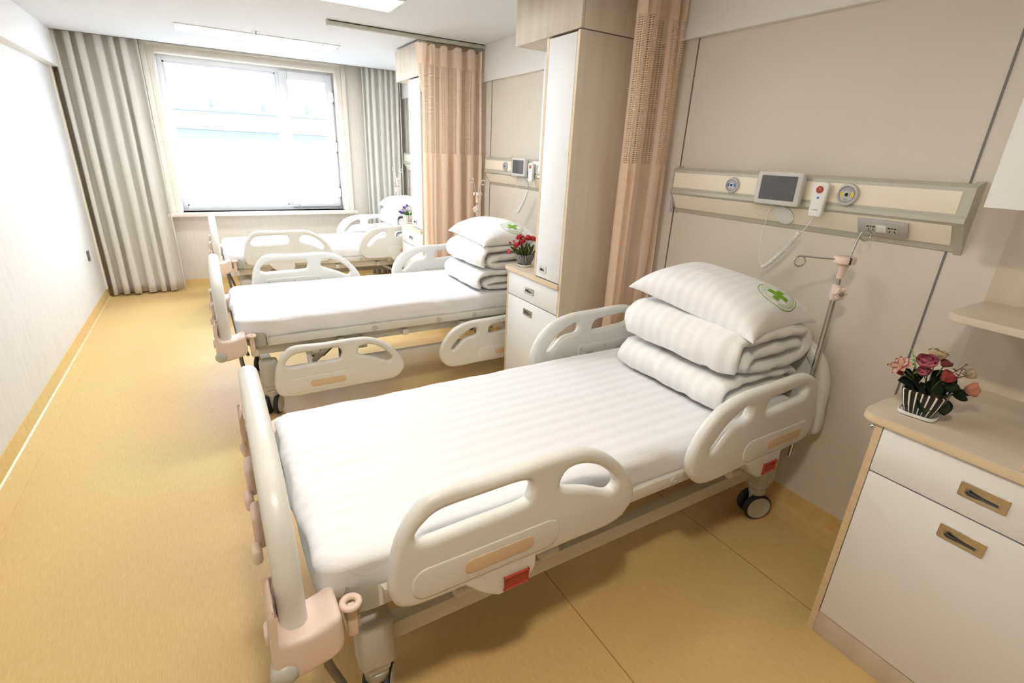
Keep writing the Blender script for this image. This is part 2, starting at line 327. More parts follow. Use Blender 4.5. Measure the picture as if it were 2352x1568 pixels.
bm = B(); bm.faces.new([bm.verts.new(p) for p in ((XL+.0125, YB, .0200), (XL+.020, YB, .0135), (XL+.020, 6.1, .0135), (XL+.0125, 6.1, .0200))]); struct('trim_12', bm, mat('pale_weld', rgb(232, 208, 158), .4))   # welded floor joints
bm = B()
for y in (1.896, .69, 3.985, 2.79, 6.07): box(bm, XR-.003, XR, y-.003, y+.003, .095, 2.057)
struct('trim_8', bm, GREYGAP)                                           # joints between the wall panels
# marble window surround and sill
def ring(bm, x0, x1, z0, z1, t, y0, y1, bottom=False):
    box(bm, x0-t, x0, y0, y1, z0, z1+t, .003); box(bm, x1, x1+t, y0, y1, z0, z1+t, .003); box(bm, x0, x1, y0, y1, z1, z1+t, .003)
    if bottom: box(bm, x0-t, x1+t, y0, y1, z0-t, z0, .003)
bm = B(); ring(bm, WX0, WX1, WZ0, WZ1, .055, YF-.018, YF); ring(bm, WX0-.055, WX1+.055, WZ0, WZ1+.055, .045, YF-.032, YF); ring(bm, WX0+.004, WX1-.004, WZ0, WZ1-.004, .004, YF, YF+.14)
struct('trim_9', bm, MARBLE, smooth=30)
struct('trim_10', cbox(WX0-.13, WX1+.13, YF-.10, YF+.14, WZ0-.035, WZ0, .006), MARBLE, smooth=30)   # sill
# window: fixed pane and casement
win = bpy.data.objects.new('window_1', None); COL.objects.link(win); win.location = (0, YF+.14, 0); win['kind'] = 'structure'; win['label'] = 'white window with a wide fixed pane and a narrow casement'
XM = .80
bm = B(); f = .05
box(bm, WX0, WX0+f, 0, .06, WZ0, WZ1, .004); box(bm, WX1-f, WX1, 0, .06, WZ0, WZ1, .004); box(bm, WX0+f, WX1-f, 0, .06, WZ0, WZ0+f, .004); box(bm, WX0+f, WX1-f, 0, .06, WZ1-f, WZ1, .004); box(bm, XM-.005, XM+.04, 0, .06, WZ0+f, WZ1-f, .004)
for a, b, c, d in ((WX0+f, WX0+f+.018, WZ0+f, WZ1-f), (XM-.023, XM-.005, WZ0+f, WZ1-f), (WX0+f, XM, WZ0+f, WZ0+f+.018), (WX0+f, XM, WZ1-f-.018, WZ1-f)): box(bm, a, b, .012, .05, c, d, .003)
part('window_frame', bm, PVC, win, smooth=30)
part('pane', cbox(WX0+f+.01, XM-.01, .03, .036, WZ0+f+.01, WZ1-f-.01), GLASS, win, smooth=0)
bm = B(); cx0, cx1, cz0, cz1, t = XM+.03, WX1-.02, WZ0+.03, WZ1-.03, .075
box(bm, cx0, cx0+t, -.022, .03, cz0, cz1, .005); box(bm, cx1-t, cx1, -.022, .03, cz0, cz1, .005); box(bm, cx0+t, cx1-t, -.022, .03, cz0, cz0+t, .005); box(bm, cx0+t, cx1-t, -.022, .03, cz1-t, cz1, .005)
cs = part('casement', bm, PVC, win, smooth=30)
part('pane', cbox(cx0+t-.01, cx1-t+.01, .0, .006, cz0+t-.01, cz1-t+.01), GLASS, cs, smooth=0)
bm = B(); box(bm, cx0+.022, cx0+.052, -.034, -.022, 1.46, 1.60, .004); tube(bm, [(cx0+.037, -.03, 1.57), (cx0+.037, -.06, 1.57), (cx0+.06, -.066, 1.54), (cx0+.15, -.066, 1.44)], .009, 10)
part('handle', bm, WHITEP, cs)
for z in (2.02, 1.50, .99):
    bm = B(); box(bm, cx1-.045, cx1-.005, -.03, -.022, z-.055, z+.055, .002); tube(bm, [(cx1+.004, -.024, z-.06), (cx1+.004, -.024, z+.06)], .008, 10); part('hinge', bm, WHITEP, cs)
    bm = B(); lathe(bm, [(.009, 0), (.009, .012)], 10, Matrix.Translation((cx1+.004, -.024, z+.048))); lathe(bm, [(.009, 0), (.009, .012)], 10, Matrix.Translation((cx1+.004, -.024, z-.06))); part('hinge_cap', bm, DARKST, cs)

# building across the yard
g = thing('white_building', 'overexposed pale building with a projecting eave seen through the window', 'building', (1.5, 19, 0))
part('wall', cbox(-9, 11, 1.0, 3, -6, 2.0), ROOFM, g, smooth=0)
part('eave', cbox(-9, 11, -.9, 1.2, 1.83, 2.32), ROOFM, g, smooth=0)
part('gutter', cbox(-9, 11, -1.0, -.9, 2.30, 2.42, .02), SLATE, g, smooth=30)
part('parapet', cbox(-9, 11, .6, 1.0, 2.32, 2.75), ROOFM, g, smooth=0)
for x in (-1.1, .3, 1.6): part('roof_vent', cbox(x, x+.10, -.5, -.3, 2.32, 2.68), SLATE, g, smooth=0)
for x in (-1.8, 3.6): part('window', cbox(x-.5, x+.5, .97, 1.03, -2.2, -.6), SLATE, g, smooth=0)
struct('trim_11', cbox(-25, 30, YF+.6, 60, -6.1, -6.0), ROOFM)          # ground outside, far below

# ------------------------------------------------------------------ ceiling lights, sprinkler
def lamp(y, label, lm=None):
    t = thing('ceiling_light', label, 'ceiling light', (.563, y, ZC), 0, 'recessed ceiling lights')
    bm = B(); x, yy, f = .605, .16, .014
    box(bm, -x, x, -yy, -yy+f, -.008, .0, .002); box(bm, -x, x, yy-f, yy, -.008, 0, .002); box(bm, -x, -x+f+.02, -yy+f, yy-f, -.008, 0, .002); box(bm, x-f, x, -yy+f, yy-f, -.008, 0, .002)
    part('frame', bm, WHITEP, t, smooth=30); part('diffuser', cbox(-x+f+.02, x-f, -yy+f, yy-f, -.004, -.001), lm or LAMPM, t, smooth=0)
    bm = B(); box(bm, x-.001, x+.012, -.02, .02, -.006, 0, .001); part('clip', bm, METAL, t, smooth=30)
lamp(5.15, 'lit rectangular ceiling light nearest the window, beside the sprinkler'); lamp(3.435, 'lit rectangular ceiling light above the middle bed, cut by the top of the photo')
lamp(1.70, 'rectangular ceiling light above the nearest bed', LAMPQ); t = thing('downlight', 'small warm round downlight in the ceiling near the camera', 'ceiling light', (.15, .22, ZC))
part('rim', lathe(B(), [(.115, 0), (.113, -.006), (.092, -.008), (.090, -.003), (.090, 0)][::-1], 32), WHITEP, t); part('lens', lathe(B(), [(.0901, -.001), (.085, -.003), (0, -.003)], 32), LAMPN, t)
t = thing('fire_sprinkler', 'small chrome fire sprinkler on the ceiling by the window light', 'sprinkler', (.505, 4.91, ZC))
part('escutcheon', lathe(B(), [(.0, 0), (.032, 0), (.03, -.006), (.014, -.012), (.0, -.012)][::-1], 20), CHROME, t)
bm = lathe(B(), [(.006, 0), (.009, -.012), (.006, -.03)][::-1], 12); tube(bm, [(.008, 0, -.028), (.011, 0, -.042), (.004, 0, -.056)], .002, 6); tube(bm, [(-.008, 0, -.028), (-.011, 0, -.042), (-.004, 0, -.056)], .002, 6); lathe(bm, [(.013, 0), (.013, .002)], 14, Matrix.Translation((0, 0, -.058)))
part('head', bm, CHROME, t)

# ------------------------------------------------------------------ curtains
def cloth(path, z0, z1, nz, name, mt, parent=None, thick=True, topz=None, flare=None):
    """cloth hung from a wavy path of (x, y); UV is (arc length, height)"""
    bm = B(); uvl = bm.loops.layers.uv.new('UVMap'); n = len(path); s = [0]
    for a, b in zip(path, path[1:]): s.append(s[-1]+math.hypot(b[0]-a[0], b[1]-a[1]))
    cx = sum(p[0] for p in path)/n; cy = sum(p[1] for p in path)/n; G = []
    for j in range(nz+1):
        t = j/nz; row = []
        for i, p in enumerate(path):
            zt = z1+(topz(i/(n-1)) if topz else 0); z = z0+(zt-z0)*t
            fx, fy = flare(t, i/(n-1)) if flare else (1, 1)
            x = cx+(p[0]-cx)*fx+.006*noise.noise((i*.11, z*1.3, 3)); y = cy+(p[1]-cy)*fy+.010*noise.noise((i*.09, z*1.1, 9))
            row.append((bm.verts.new((x, y, z)), (s[i], z)))
        G.append(row)
    for j in range(nz):
        for i in range(n-1):
            q = (G[j][i], G[j][i+1], G[j+1][i+1], G[j+1][i]); fc = bm.faces.new([v for v, _ in q])
            for l, (_, uv) in zip(fc.loops, q): l[uvl].uv = uv
    me = bpy.data.meshes.new(name); bm.to_mesh(me); bm.free(); me.materials.append(mt)
    for p in me.polygons: p.use_smooth = True
    o = link(name, me, parent)
    if thick: m = o.modifiers.new('thick', 'SOLIDIFY'); m.thickness = .0025; m.offset = 0
    return o
def wave(x0, y0, x1, y1, folds, amp, n=14, seed=1, sharp=.0):
    """pleated path between two points; each fold its own width and depth"""
    rd = random.Random(seed); wts = [rd.uniform(.45, 1.8) for _ in range(folds)]; S = sum(wts); out = []; t0 = 0; L = math.hypot(x1-x0, y1-y0); ux, uy = (x1-x0)/L, (y1-y0)/L
    for k, wt in enumerate(wts):
        a = amp*rd.uniform(.65, 1.25); ww = wt/S
        for j in range(n):
            th = j/n; ph = 2*PI*th; lat = -a*math.cos(ph); along = (t0+ww*(th+.11*math.sin(2*ph)))*L
            out.append((x0+ux*along-uy*lat, y0+uy*along+ux*lat))
        t0 += ww
    return out
# grey window curtains
o = cloth(wave(-.955, 6.15, -.335, 6.15, 6, .036, seed=4), .02, ZC+.14, 24, 'window_curtain', GCLOTH, flare=lambda t, u: (1+.02*(1-t), 1))
tag(o, 'grey pleated window curtain bunched left of the window', 'curtain', 'grey window curtains')
o = cloth(wave(1.64, 6.15, 2.08, 6.15, 7, .026, seed=11), .02, ZC+.14, 24, 'window_curtain', GCLOTH)
tag(o, 'grey pleated window curtain bunched right of the window', 'curtain', 'grey window curtains')
bm = B(); box(bm, XL+.02, XR-.02, 6.13, 6.17, ZC+.17, ZC+.20)
o = part('curtain_rail', bm, ALU, smooth=0); tag(o, 'rail of the grey window curtains inside the ceiling pocket', 'curtain rail')
# peach ward curtains on ceiling tracks
def track(x0, x1, y, label):
    t = thing('curtain_track', label, 'curtain track', (x0, y, ZC), 0, 'ceiling tracks of the ward curtains')
    bm = B(); L = x1-x0; box(bm, 0, L, -.014, -.004, -.032, 0, .002); box(bm, 0, L, .004, .014, -.032, 0, .002); box(bm, 0, L, -.014, .014, -.008, 0, .001)
    part('rail', bm, ALU, t, smooth=30)
    part('end_cap', cbox(-.012, .004, -.017, .017, -.036, 0, .003), ALU, t, smooth=30); part('end_cap', cbox(L-.004, L+.010, -.017, .017, -.036, 0, .003), ALU, t, smooth=30)
    c = [(.016+.007*math.sin(a), 0, -.052+.010*math.cos(a)) for a in [k*2*PI/14 for k in range(14)]]
    part('glider', tube(B(), c, .0018, 6, closed=True), WHITEP, t)
    bm = B()
    for k in range(4): tube(bm, [(L-.06+.014*k+.004*math.sin(a), 0, -.045+.009*math.cos(a)) for a in [q*2*PI/10 for q in range(10)]], .0016, 5, closed=True)
    part('spare_gliders', bm, METAL, t)
track(.885, 2.095, 4.09, 'beige curtain track on the ceiling between the middle and far beds'); track(.885, 2.095, 1.99, 'beige curtain track on the ceiling between the near and middle beds')
def peach(x0, x1, y, folds, amp, seed, label, zb, flap):
    t = thing('ward_curtain', label, 'curtain', (0, 0, 0), 0, 'peach ward curtains')
    pth = wave(x0, y, x1, y, folds, amp, 16, seed)
    fl = lambda tt, u: ((1+.04*(1-tt)), 1-.25*max(0, tt-.9)*10*.5)
    cloth(pth, zb, ZC-.052, 60, 'drape', PEACH, t, thick=False, topz=lambda u: -.018*abs(math.sin(u*folds*PI)), flare=fl)
    if flap:   # leading edge folded back beside the track
        cloth(cr([(x0+.035, y-.040), (x0+.005, y-.050), (x0-.025, y-.040), (x0-.040, y-.010)], 5, closed=False), 1.93, ZC-.060, 16, 'leading_edge', PEACH, t, thick=False, flare=lambda tt, u: (.05+1.2*tt, .4+.6*tt))
    return t
peach(1.55, 2.09, 4.09, 5, .036, 5, 'peach ward curtain with a net top, gathered beyond the middle bed', .22, True)
peach(1.81, 2.09, 1.985, 3, .045, 8, 'peach ward curtain with a net top, gathered behind the nearest bed', .22, False)

# ------------------------------------------------------------------ bedside units
def recess_handle(parent, y, z, L=.10, H=.042):
    h = link('handle', plate('handle', [rrect(-L/2, L/2, -H/2, H/2, .004), rrect(-L/2+.014, L/2-.014, -H/2+.009, H/2-.012, .008)], .004, .001, METAL, Matrix(((0, 0, -1, -.0005), (-1, 0, 0, 0), (0, 1, 0, 0), (0, 0, 0, 1)))), parent, (0, y, z))
    part('cup', cbox(-.0005, .0003, -L/2+.012, L/2-.012, -H/2+.007, H/2-.010), METAL, h, smooth=0)
    part('grip', tube(B(), [(-.004, L/2-.020, .0), (-.007, L/2-.024, -.004), (-.004, 0, -.006), (-.003, -L/2+.018, -.007)], [.006, .005, .0025, .002], 8), DARK, h)
    return h
def unit(y0, label, near):
    D = XR-XF
    t = thing('bedside_wardrobe', label, 'cabinet', (XF, y0, 0), 0, 'bedside wardrobes')
    p = PT = .019; WW = .272                      # panel thickness, wardrobe width
    bm = B(); box(bm, .0, D, 0, p, 0, 2.055, .001); part('side_panel', bm, WOOD, t, smooth=30)
    bm = B(); box(bm, .0, D, UW-p-.04, UW-.04, 0, .812, .001); part('side_panel', bm, WOOD, t, smooth=30)
    bm = B(); box(bm, .0, D-.02, WW-p, WW, .838, 2.055, .001); part('partition', bm, WOOD, t, smooth=30)
    bm = B(); box(bm, D-.018, D-.003, WW, UW-.03, .838, 2.055); part('back_panel', bm, WOOD, t, smooth=0)
    bm = B(); box(bm, D-.018, D-.003, p, UW-.04-p, .09, .812); box(bm, .02, D-.02, p, WW-p, .838, .842); part('carcass', bm, WOOD, t, smooth=0)
    bm = B(); box(bm, .0, .018, p, UW-p-.04, 0, .088, .001); part('plinth', bm, WOOD, t, smooth=30)
    arc = [(-.012+.045-.045*math.cos(a), UW+.005-.045+.045*math.sin(a)) for a in [k*PI/2/8 for k in range(9)]]
    ol = [(-.012, .019)] + arc + [(D-.002, UW+.005)]
    link('countertop', plate('countertop', [ol + [(D-.002, .019)]], .026, .0015, WOODH, Matrix.Translation((0, 0, .825)), 30), t)
    eb = B(); N = len(ol); cxy = Vector((D/2, UW/2)); R = []
    for k, pt in enumerate(ol):
        n_ = Vector((-1, 0)) if k <= 1 else Vector((0, 1)) if k >= N-2 else Vector((-math.cos((k-1)*PI/16), math.sin((k-1)*PI/16)))
        R.append([eb.verts.new((pt[0]+n_.x*.0011, pt[1]+n_.y*.0011, z)) for z in (.8135, .8365)])
    for a, b in zip(R, R[1:]): eb.faces.new((a[0], b[0], b[1], a[1]))
    box(eb, -.0012, 0, .0, PT, 0, 2.05); box(eb, -.0012, 0, UW-PT-.04, UW-.04, 0, .811); box(eb, -.0012, 0, WW-PT, WW, .839, 2.05)
    part('edge_band', eb, EDGE, t, smooth=30)
    g = .003
    dr = part('drawer', cbox(-.002, .016, p+g, UW-.04-p-g, .664, .809, .0012), LAM, t, smooth=30); recess_handle(dr, .31, .735).location.x = -.003
    dd = part('door', cbox(-.002, .016, p+g, UW-.04-p-g, .092, .658, .0012), LAM, t, smooth=30); recess_handle(dd, .315, .595).location.x = -.003
    wd = part('wardrobe_door', cbox(-.002, .016, p+g, WW-p-g, .845, 2.048, .0012), LAM, t, smooth=30); recess_handle(wd, WW-p-.07, .895, .07, .042).location.x = -.003
    sh = plate('shelf', [[(.20, WW), (D-.02, WW), (D-.02, UW-.035)] + [(.265-.05*math.sin(a), UW-.035-.05+.05*math.cos(a)) for a in [k*PI/2/6 for k in range(7)]]], .022, .002, WOODH, Matrix.Translation((0, 0, 1.112)), 30)
    link('shelf', sh, t)
    if near:
        bm = B(); tube(bm, [(.03, UW-.04, .785), (.03, UW-.022, .785), (.03, UW-.018, .777)], .004, 8); lathe(bm, [(.009, 0), (.009, .004)], 12, AX((.03, UW-.042, .785), (0, 1, 0))); part('towel_hook', bm, CHROME, t)
    wc = thing('wall_cupboard', WCL[y0], 'cupboard', (1.775, y0+WW+.002, 1.42), 0, 'white wall cupboards')
    L = UW-WW-.046
    part('carcass', cbox(.017, XR-1.775-.022, 0, L, 0, .625, .001), LAM, wc, smooth=30); part('door', cbox(0, .0165, .001, L-.001, .001, .624, .001), LAM, wc, smooth=30)
    ob = thing('overhead_cupboard', OHL[y0], 'cupboard', (XF, y0, 2.06), 0, 'wooden overhead cupboards')
    part('carcass', cbox(.0185, D-.03, 0, UW-.03, 0, .245, .001), WOOD, ob, smooth=30); part('door', cbox(0, .018, .001, UW-.031, .0, .245, .001), WOOD, ob, smooth=30)
WCL = {UNITS[0]: 'white wall cupboard above the rose pot at the right edge', UNITS[1]: 'white wall cupboard above the coral flowers', UNITS[2]: 'white wall cupboard above the purple flowers'}
OHL = {UNITS[0]: 'wooden overhead cupboard above the nearest wardrobe', UNITS[1]: 'wooden overhead cupboard on the wardrobe beside the middle bed', UNITS[2]: 'wooden overhead cupboard on the wardrobe beside the far bed'}
unit(UNITS[0], 'white and wood bedside wardrobe beside the nearest bed, cut by the right edge', True)
unit(UNITS[1], 'tall white and wood bedside wardrobe between the near and middle beds', False)
unit(UNITS[2], 'white and wood bedside wardrobe half hidden by a peach curtain', False)

# ------------------------------------------------------------------ bedhead panels
def outlet(parent, y, mark, word, sub, r=.036):
    """gas outlet facing -x"""
    M0 = Matrix.Translation((0, y, 1.412)) @ Matrix(((0, 0, -1, 0), (-1, 0, 0, 0), (0, 1, 0, 0), (0, 0, 0, 1)))
    o = part('gas_outlet', lathe(B(), [(r, 0), (r, .008), (r*.94, .013), (r*.80, .014), (r*.72, .010), (r*.70, .010), (0, .010)], 32, M0), SILVER, parent)
    k = r*.68
    bm = lathe(B(), [(k, .0098), (k, .0108), (k*.94, .0110), (0, .0110)], 32, M0); part('dial', bm, DARKST, o)
    bm = lathe(B(), [(k*.92, .0108), (k*.92, .0113), (0, .0113)], 32, M0); part('dial_face', bm, SILVER, o)
    bm = B()
    for s in (0, PI):
        pts = [(k*.86, -.5), (k*.86, .5), (k*.5, .45), (k*.5, -.45)]; ps = []
        for a in [-.42+.84*i/8 for i in range(9)]: ps.append((k*.88*math.cos(a+s), k*.88*math.sin(a+s)))
        for a in [.42-.84*i/8 for i in range(9)]: ps.append((k*.5*math.cos(a+s), k*.5*math.sin(a+s)))
        bm.faces.new([bm.verts.new(M0 @ Vector((x, yy, .0117))) for x, yy in ps])
    part('colour_mark', bm, mark, o, smooth=0)
    bm = lathe(B(), [(k*.42, .0113), (k*.40, .014), (k*.26, .014), (k*.24, .0118), (0, .0118)], 24, M0); part('socket_ring', bm, CHROME, o)
    part('socket_hole', lathe(B(), [(k*.24, .0119), (k*.22, .0124), (0, .0124)], 16, M0), BLACK, o)
    bm = B()
    for i, ch in enumerate(word):
        a = PI/2+(len(word)-1)*.16-i*.32; me = text_mesh(ch, k*.30, None); me.transform(M0 @ Matrix.Translation((k*.70*math.cos(a), k*.70*math.sin(a), .0116)) @ Matrix.Rotation(a-PI/2, 4, 'Z')); bm.from_mesh(me); bpy.data.meshes.remove(me)
    me = text_mesh(sub, k*.30, None); me.transform(M0 @ Matrix.Translation((0, -k*.68, .0116))); bm.from_mesh(me); bpy.data.meshes.remove(me)
    part('lettering', bm, GREYT, o, smooth=0)
def bedhead(dy, label, full):
    t = thing('bedhead_panel', label, 'service panel', (XR, dy, 0), 0, 'medical bedhead panels')
    y0, y1 = .66, 1.876
    prof = [(0, 1.475), (-.045, 1.472), (-.060, 1.462), (-.060, 1.452), (-.060, 1.375), (-.066, 1.366), (-.066, 1.352), (-.058, 1.345), (-.012, 1.272), (-.006, 1.256), (0, 1.252)]
    bm = B(); E = [[bm.verts.new((x, y, z)) for x, z in prof] for y in (y0, y1)]
    for i in range(len(prof)-1): bm.faces.new((E[0][i], E[0][i+1], E[1][i+1], E[1][i]))
    bm.faces.new(E[0]); bm.faces.new(E[1]); part('housing', bm, ALU, t, smooth=25)
    part('upper_panel', cbox(-.0618, -.058, y0+.02, y1-.006, 1.379, 1.450, .0008), CREAM, t, smooth=30)
    bm = B(); d = Vector((.046, 0, -.073)).normalized(); nn = Vector((-d.z, 0, d.x)); nn = nn if nn.x < 0 else -nn
    a = Vector((-.058, 0, 1.345))+d*.004; b = Vector((-.012, 0, 1.272))-d*.006; vs = []
    for q, yy in ((a, y0+.02), (a, y1-.006), (b, y1-.006), (b, y0+.02)):
        vs.append(bm.verts.new(Vector((q.x, yy, q.z))+nn*.0018))
    bm.faces.new(vs); r = bmesh.ops.extrude_face_region(bm, geom=bm.faces[:]); bmesh.ops.translate(bm, verts=[v for v in r['geom'] if isinstance(v, bmesh.types.BMVert)], vec=-nn*.003)
    part('lower_panel', bm, CREAM, t, smooth=0)
    bm = B(); P2 = [(x*1.06-.001, z) for x, z in prof]; P2[0] = (0, 1.482); P2[-1] = (0, 1.246)
    for (ya, yb) in ((y0-.012, y0+.010), (y1-.003, y1+.004)):
        bm = B(); E = [[bm.verts.new((x, y, z)) for x, z in P2] for y in (ya, yb)]
        for i in range(len(P2)-1): bm.faces.new((E[0][i], E[0][i+1], E[1][i+1], E[1][i]))
        bm.faces.new(E[0]); bm.faces.new(E[1]); part('end_cap', bm, ALU, t, smooth=25)
    R0 = Matrix.Translation((-.0615, 0, 0))
    hold = t
    o1 = thing_child('outlet_mount', t, (-.0617, 0, 0))
    outlet(o1, 1.518, BLUE, 'OXYGEN', '氧气', .034)
    outlet(o1, 1.018, YEL, 'VACUUM', '吸引', .040)
    if full:
        # tilted socket plate and blank round cover on the sloping face
        M = Matrix.Translation((-.036, 0, 1.309)) @ Matrix(((nn.x, 0, -d.x, 0), (0, 1, 0, 0), (nn.z, 0, -d.z, 0), (0, 0, 0, 1)))   # local x = outward, y = along, z = up the face
        def tl(bm): bm.transform(M); return bm
        sp = part('socket_plate', tl(cbox(.002, .012, .80, .965, -.030, .034, .003)), SILVER, t, smooth=30)
        part('socket_inset', tl(cbox(.0118, .0135, .828, .936, -.017, .020, .0006)), GREYP, sp, smooth=30)
        part('rocker', tl(cbox(.0132, .0165, .866, .898, -.012, .017, .001)), WHITEP, sp, smooth=30)
        for yc in (.917, .847):
            bm = B(); box(bm, .0132, .0139, yc+.0055, yc+.0135, .005, .0105); box(bm, .0132, .0139, yc-.0135, yc-.0055, .005, .0105); box(bm, .0132, .0139, yc-.0016, yc+.0016, .0045, .0125)
            for s in (-1, 1):
                q = box(B(), .0132, .0139, -.0016, .0016, -.0052, .0052); q.transform(Matrix.Translation((0, yc+s*.008, -.006)) @ Matrix.Rotation(s*.5, 4, 'X')); me = bpy.data.meshes.new('q'); q.to_mesh(me); q.free(); bm.from_mesh(me); bpy.data.meshes.remove(me)
            part('pin_holes', tl(bm), BLACK, sp, smooth=0)
    M = Matrix.Translation((-.036, 0, 1.309)) @ Matrix(((nn.x, 0, -d.x, 0), (0, 1, 0, 0), (nn.z, 0, -d.z, 0), (0, 0, 0, 1)))
    bm = lathe(B(), [(.043, 0), (.043, .003), (.040, .0045), (.030, .0040), (0, .0040)], 32, AX((.0025, 1.262, .0), (1, 0, 0))); bm.transform(M); part('blank_cover', bm, WHITEP, t)
    # nurse-call monitor and handset hang on the panel
    mo = thing('call_monitor', MOL[dy], 'monitor', (XR-.066, 1.283+dy, 1.412), 0, 'bedside call monitors')
    YZf = Matrix(((0, 0, -1, 0), (-1, 0, 0, 0), (0, 1, 0, 0), (0, 0, 0, 1)))
    link('housing', plate('housing', [rrect(-.1, .1, -.064, .066, .012)], .024, .006, WHITEP, Matrix.Translation((-.015, 0, 0)) @ YZf), mo)
    link('screen', plate('screen', [rrect(-.078, .078, -.044, .052, .003)], .002, .0005, SCREEN, Matrix.Translation((-.0272, 0, 0)) @ YZf, 30), mo)
    bm = B(); n1, n2 = 26, 18; G = []
    for j in range(n2+1):
        row = []
        for i in range(n1+1):
            u, v = -.112+.224*i/n1, -.078+.162*j/n2; edge = max(abs(u)/.112, abs(v-.003)/.081)
            row.append(bm.verts.new((-.032+.022*max(0, edge-.86)/.14+.0035*noise.noise((u*60, v*60, dy)), u, v)))
        G.append(row)
    for j in range(n2):
        for i in range(n1): bm.faces.new((G[j][i], G[j][i+1], G[j+1][i+1], G[j+1][i]))
    part('plastic_wrap', bm, FILM, mo, smooth=180, label='clear crinkled plastic wrap')
    hs = thing('call_handset', HSL[dy], 'call button', (XR-.070, 1.11+dy, 1.385), 0, 'nurse call handsets')
    link('body', plate('body', [cr([(-.024, -.060), (-.026, -.02), (-.029, .03), (-.028, .060), (0, .066), (.028, .060), (.029, .03), (.026, -.02), (.024, -.060), (0, -.064)], 4)], .020, .005, WHITEP, Matrix.Translation((-.012, 0, 0)) @ YZf), hs)
    rb = part('red_button', lathe(B(), [(.0135, 0), (.0135, .002), (.011, .003), (0, .0032)], 24, AX((-.0222, 0, .038), (-1, 0, 0))), REDP, hs)
    part('symbol', tube(B(), [(-.0254, .003-.006*math.sin(a), .038+.006*math.cos(a)) for a in [.2+k*.2 for k in range(9)]], .0009, 6), WHITEP, rb)
    part('blue_button', lathe(B(), [(.0042, 0), (.0042, .002), (0, .0022)], 16, AX((-.0222, 0, .008), (-1, 0, 0))), BLUE, hs)
    bm = B(); bm.faces.new([bm.verts.new(p) for p in ((-.0222, .013, -.036), (-.0222, .009, -.036), (-.0222, .011, -.040))])
    for k in range(5): bm.faces.new([bm.verts.new((-.0222, .006-.0034*k+a, -.038+b)) for a, b in ((0, -.0016), (0, .0016), (-.0016, .0016), (-.0022, -.0016))])
    part('maker_mark', bm, GREYT, hs, smooth=0)
    # cord: thin lead from the monitor, coiled part rising to the handset
    pth = cr([(-.012, .0, -.062), (-.010, .012, -.085), (-.004, .030, -.115), (-.002, .045, -.135), (-.004, .075, -.175)], 8, closed=False)
    part('lead', tube(B(), pth, .0020, 8), WHITEP, hs)
    core = cr([(-.004, .048, -.135), (-.006, .085, -.20), (-.008, .125, -.255), (-.008, .158, -.292), (-.008, .172, -.300)], 40, closed=False); fr = frames(core); co = []
    for i, (p, (tt, a, b)) in enumerate(zip(core, fr)):
        for q in range(3): th = (i*3+q)*2*PI/9.0; co.append(p+(a*math.cos(th)+b*math.sin(th))*.0072)
    part('coiled_cord', tube(B(), co, .0024, 6), WHITEP, hs)
    part('lead', tube(B(), cr([(-.008, .172, -.300), (-.006, .195, -.27), (-.004, .208, -.19), (-.006, .203, -.11), (-.012, .190, -.035), (-.006, .176, -.024)], 8, closed=False), .0018, 8), WHITEP, hs)
def thing_child(name, parent, loc):
    return _Off(parent, loc)
class _Off:
    """stand-in parent: parts go straight under the real parent, moved by an offset"""
    def __init__(s, p, loc): s.p, s.loc = p, loc
_link = link
def link(name, me, parent=None, loc=None, rot=None, kind=None, label=None):
    if isinstance(parent, _Off): loc = Vector(parent.loc)+Vector(loc or (0, 0, 0)); parent = parent.p
    return _link(name, me, parent, loc, rot, kind, label)
MOL = {BAY[0]: 'white call monitor in clear wrap on the panel above the nearest bed', BAY[1]: 'white call monitor in clear wrap on the panel above the middle bed', BAY[2]: 'white call monitor on the panel above the far bed'}
HSL = {BAY[0]: 'white handset with red button on the panel above the nearest bed', BAY[1]: 'white call handset hanging below the wall cupboard over the coral flowers', BAY[2]: 'white call handset above the far bed'}
bedhead(BAY[0], 'cream medical bedhead panel on the wall above the nearest bed', True)
bedhead(BAY[1], 'cream medical bedhead panel on the wall above the middle bed', True)
bedhead(BAY[2], 'cream medical bedhead panel on the wall above the far bed', True)
o = part('leaflet', cbox(XR-.030, XR-.024, 1.886, 1.90, 1.25, 1.345, .001), mat('printed_paper', rgb(214, 206, 212), .7, var=rgb(170, 160, 176), vscale=(90, 90, 160), var_amt=.2), smooth=0); tag(o, 'small printed leaflet tucked at the left end of the nearest bedhead panel', 'leaflet')
o = part('wall_socket', cbox(XL, XL+.012, 5.655, 5.71, .455, .545, .003), DARKST); tag(o, 'small grey wall plate low on the left wall by the curtain', 'wall socket')

# ------------------------------------------------------------------ hospital beds
FO = cr([(.002, .10), (.022, .20), (.066, .270), (.125, .302), (.27, .297), (.44, .300), (.545, .290), (.635, .243), (.71, .165), (.745, .09), (.732, .04), (.67, .0), (.50, -.002), (.30, -.002), (.10, -.002), (.03, .012), (.006, .045)], 6)
FH1 = cr([(.066, .205), (.091, .237), (.133, .256), (.24, .259), (.345, .258), (.372, .235), (.368, .202), (.345, .188), (.20, .184), (.09, .183)], 6)
FH2 = cr([(.466, .203), (.474, .238), (.503, .252), (.556, .243), (.612, .212), (.664, .158), (.660, .128), (.634, .126), (.57, .158), (.50, .184)], 6)
HOo = cr([(.002, .085), (.004, .142), (.042, .212), (.11, .272), (.222, .303), (.374, .308), (.546, .312), (.625, .290), (.665, .245), (.700, .14), (.695, .05), (.650, .012), (.49, .0), (.30, .0), (.10, -.002), (.028, .035)], 6)
HH1 = cr([(.085, .128), (.095, .153), (.149, .210), (.20, .240), (.245, .257), (.268, .245), (.268, .218), (.250, .203), (.175, .190), (.112, .132)], 6)
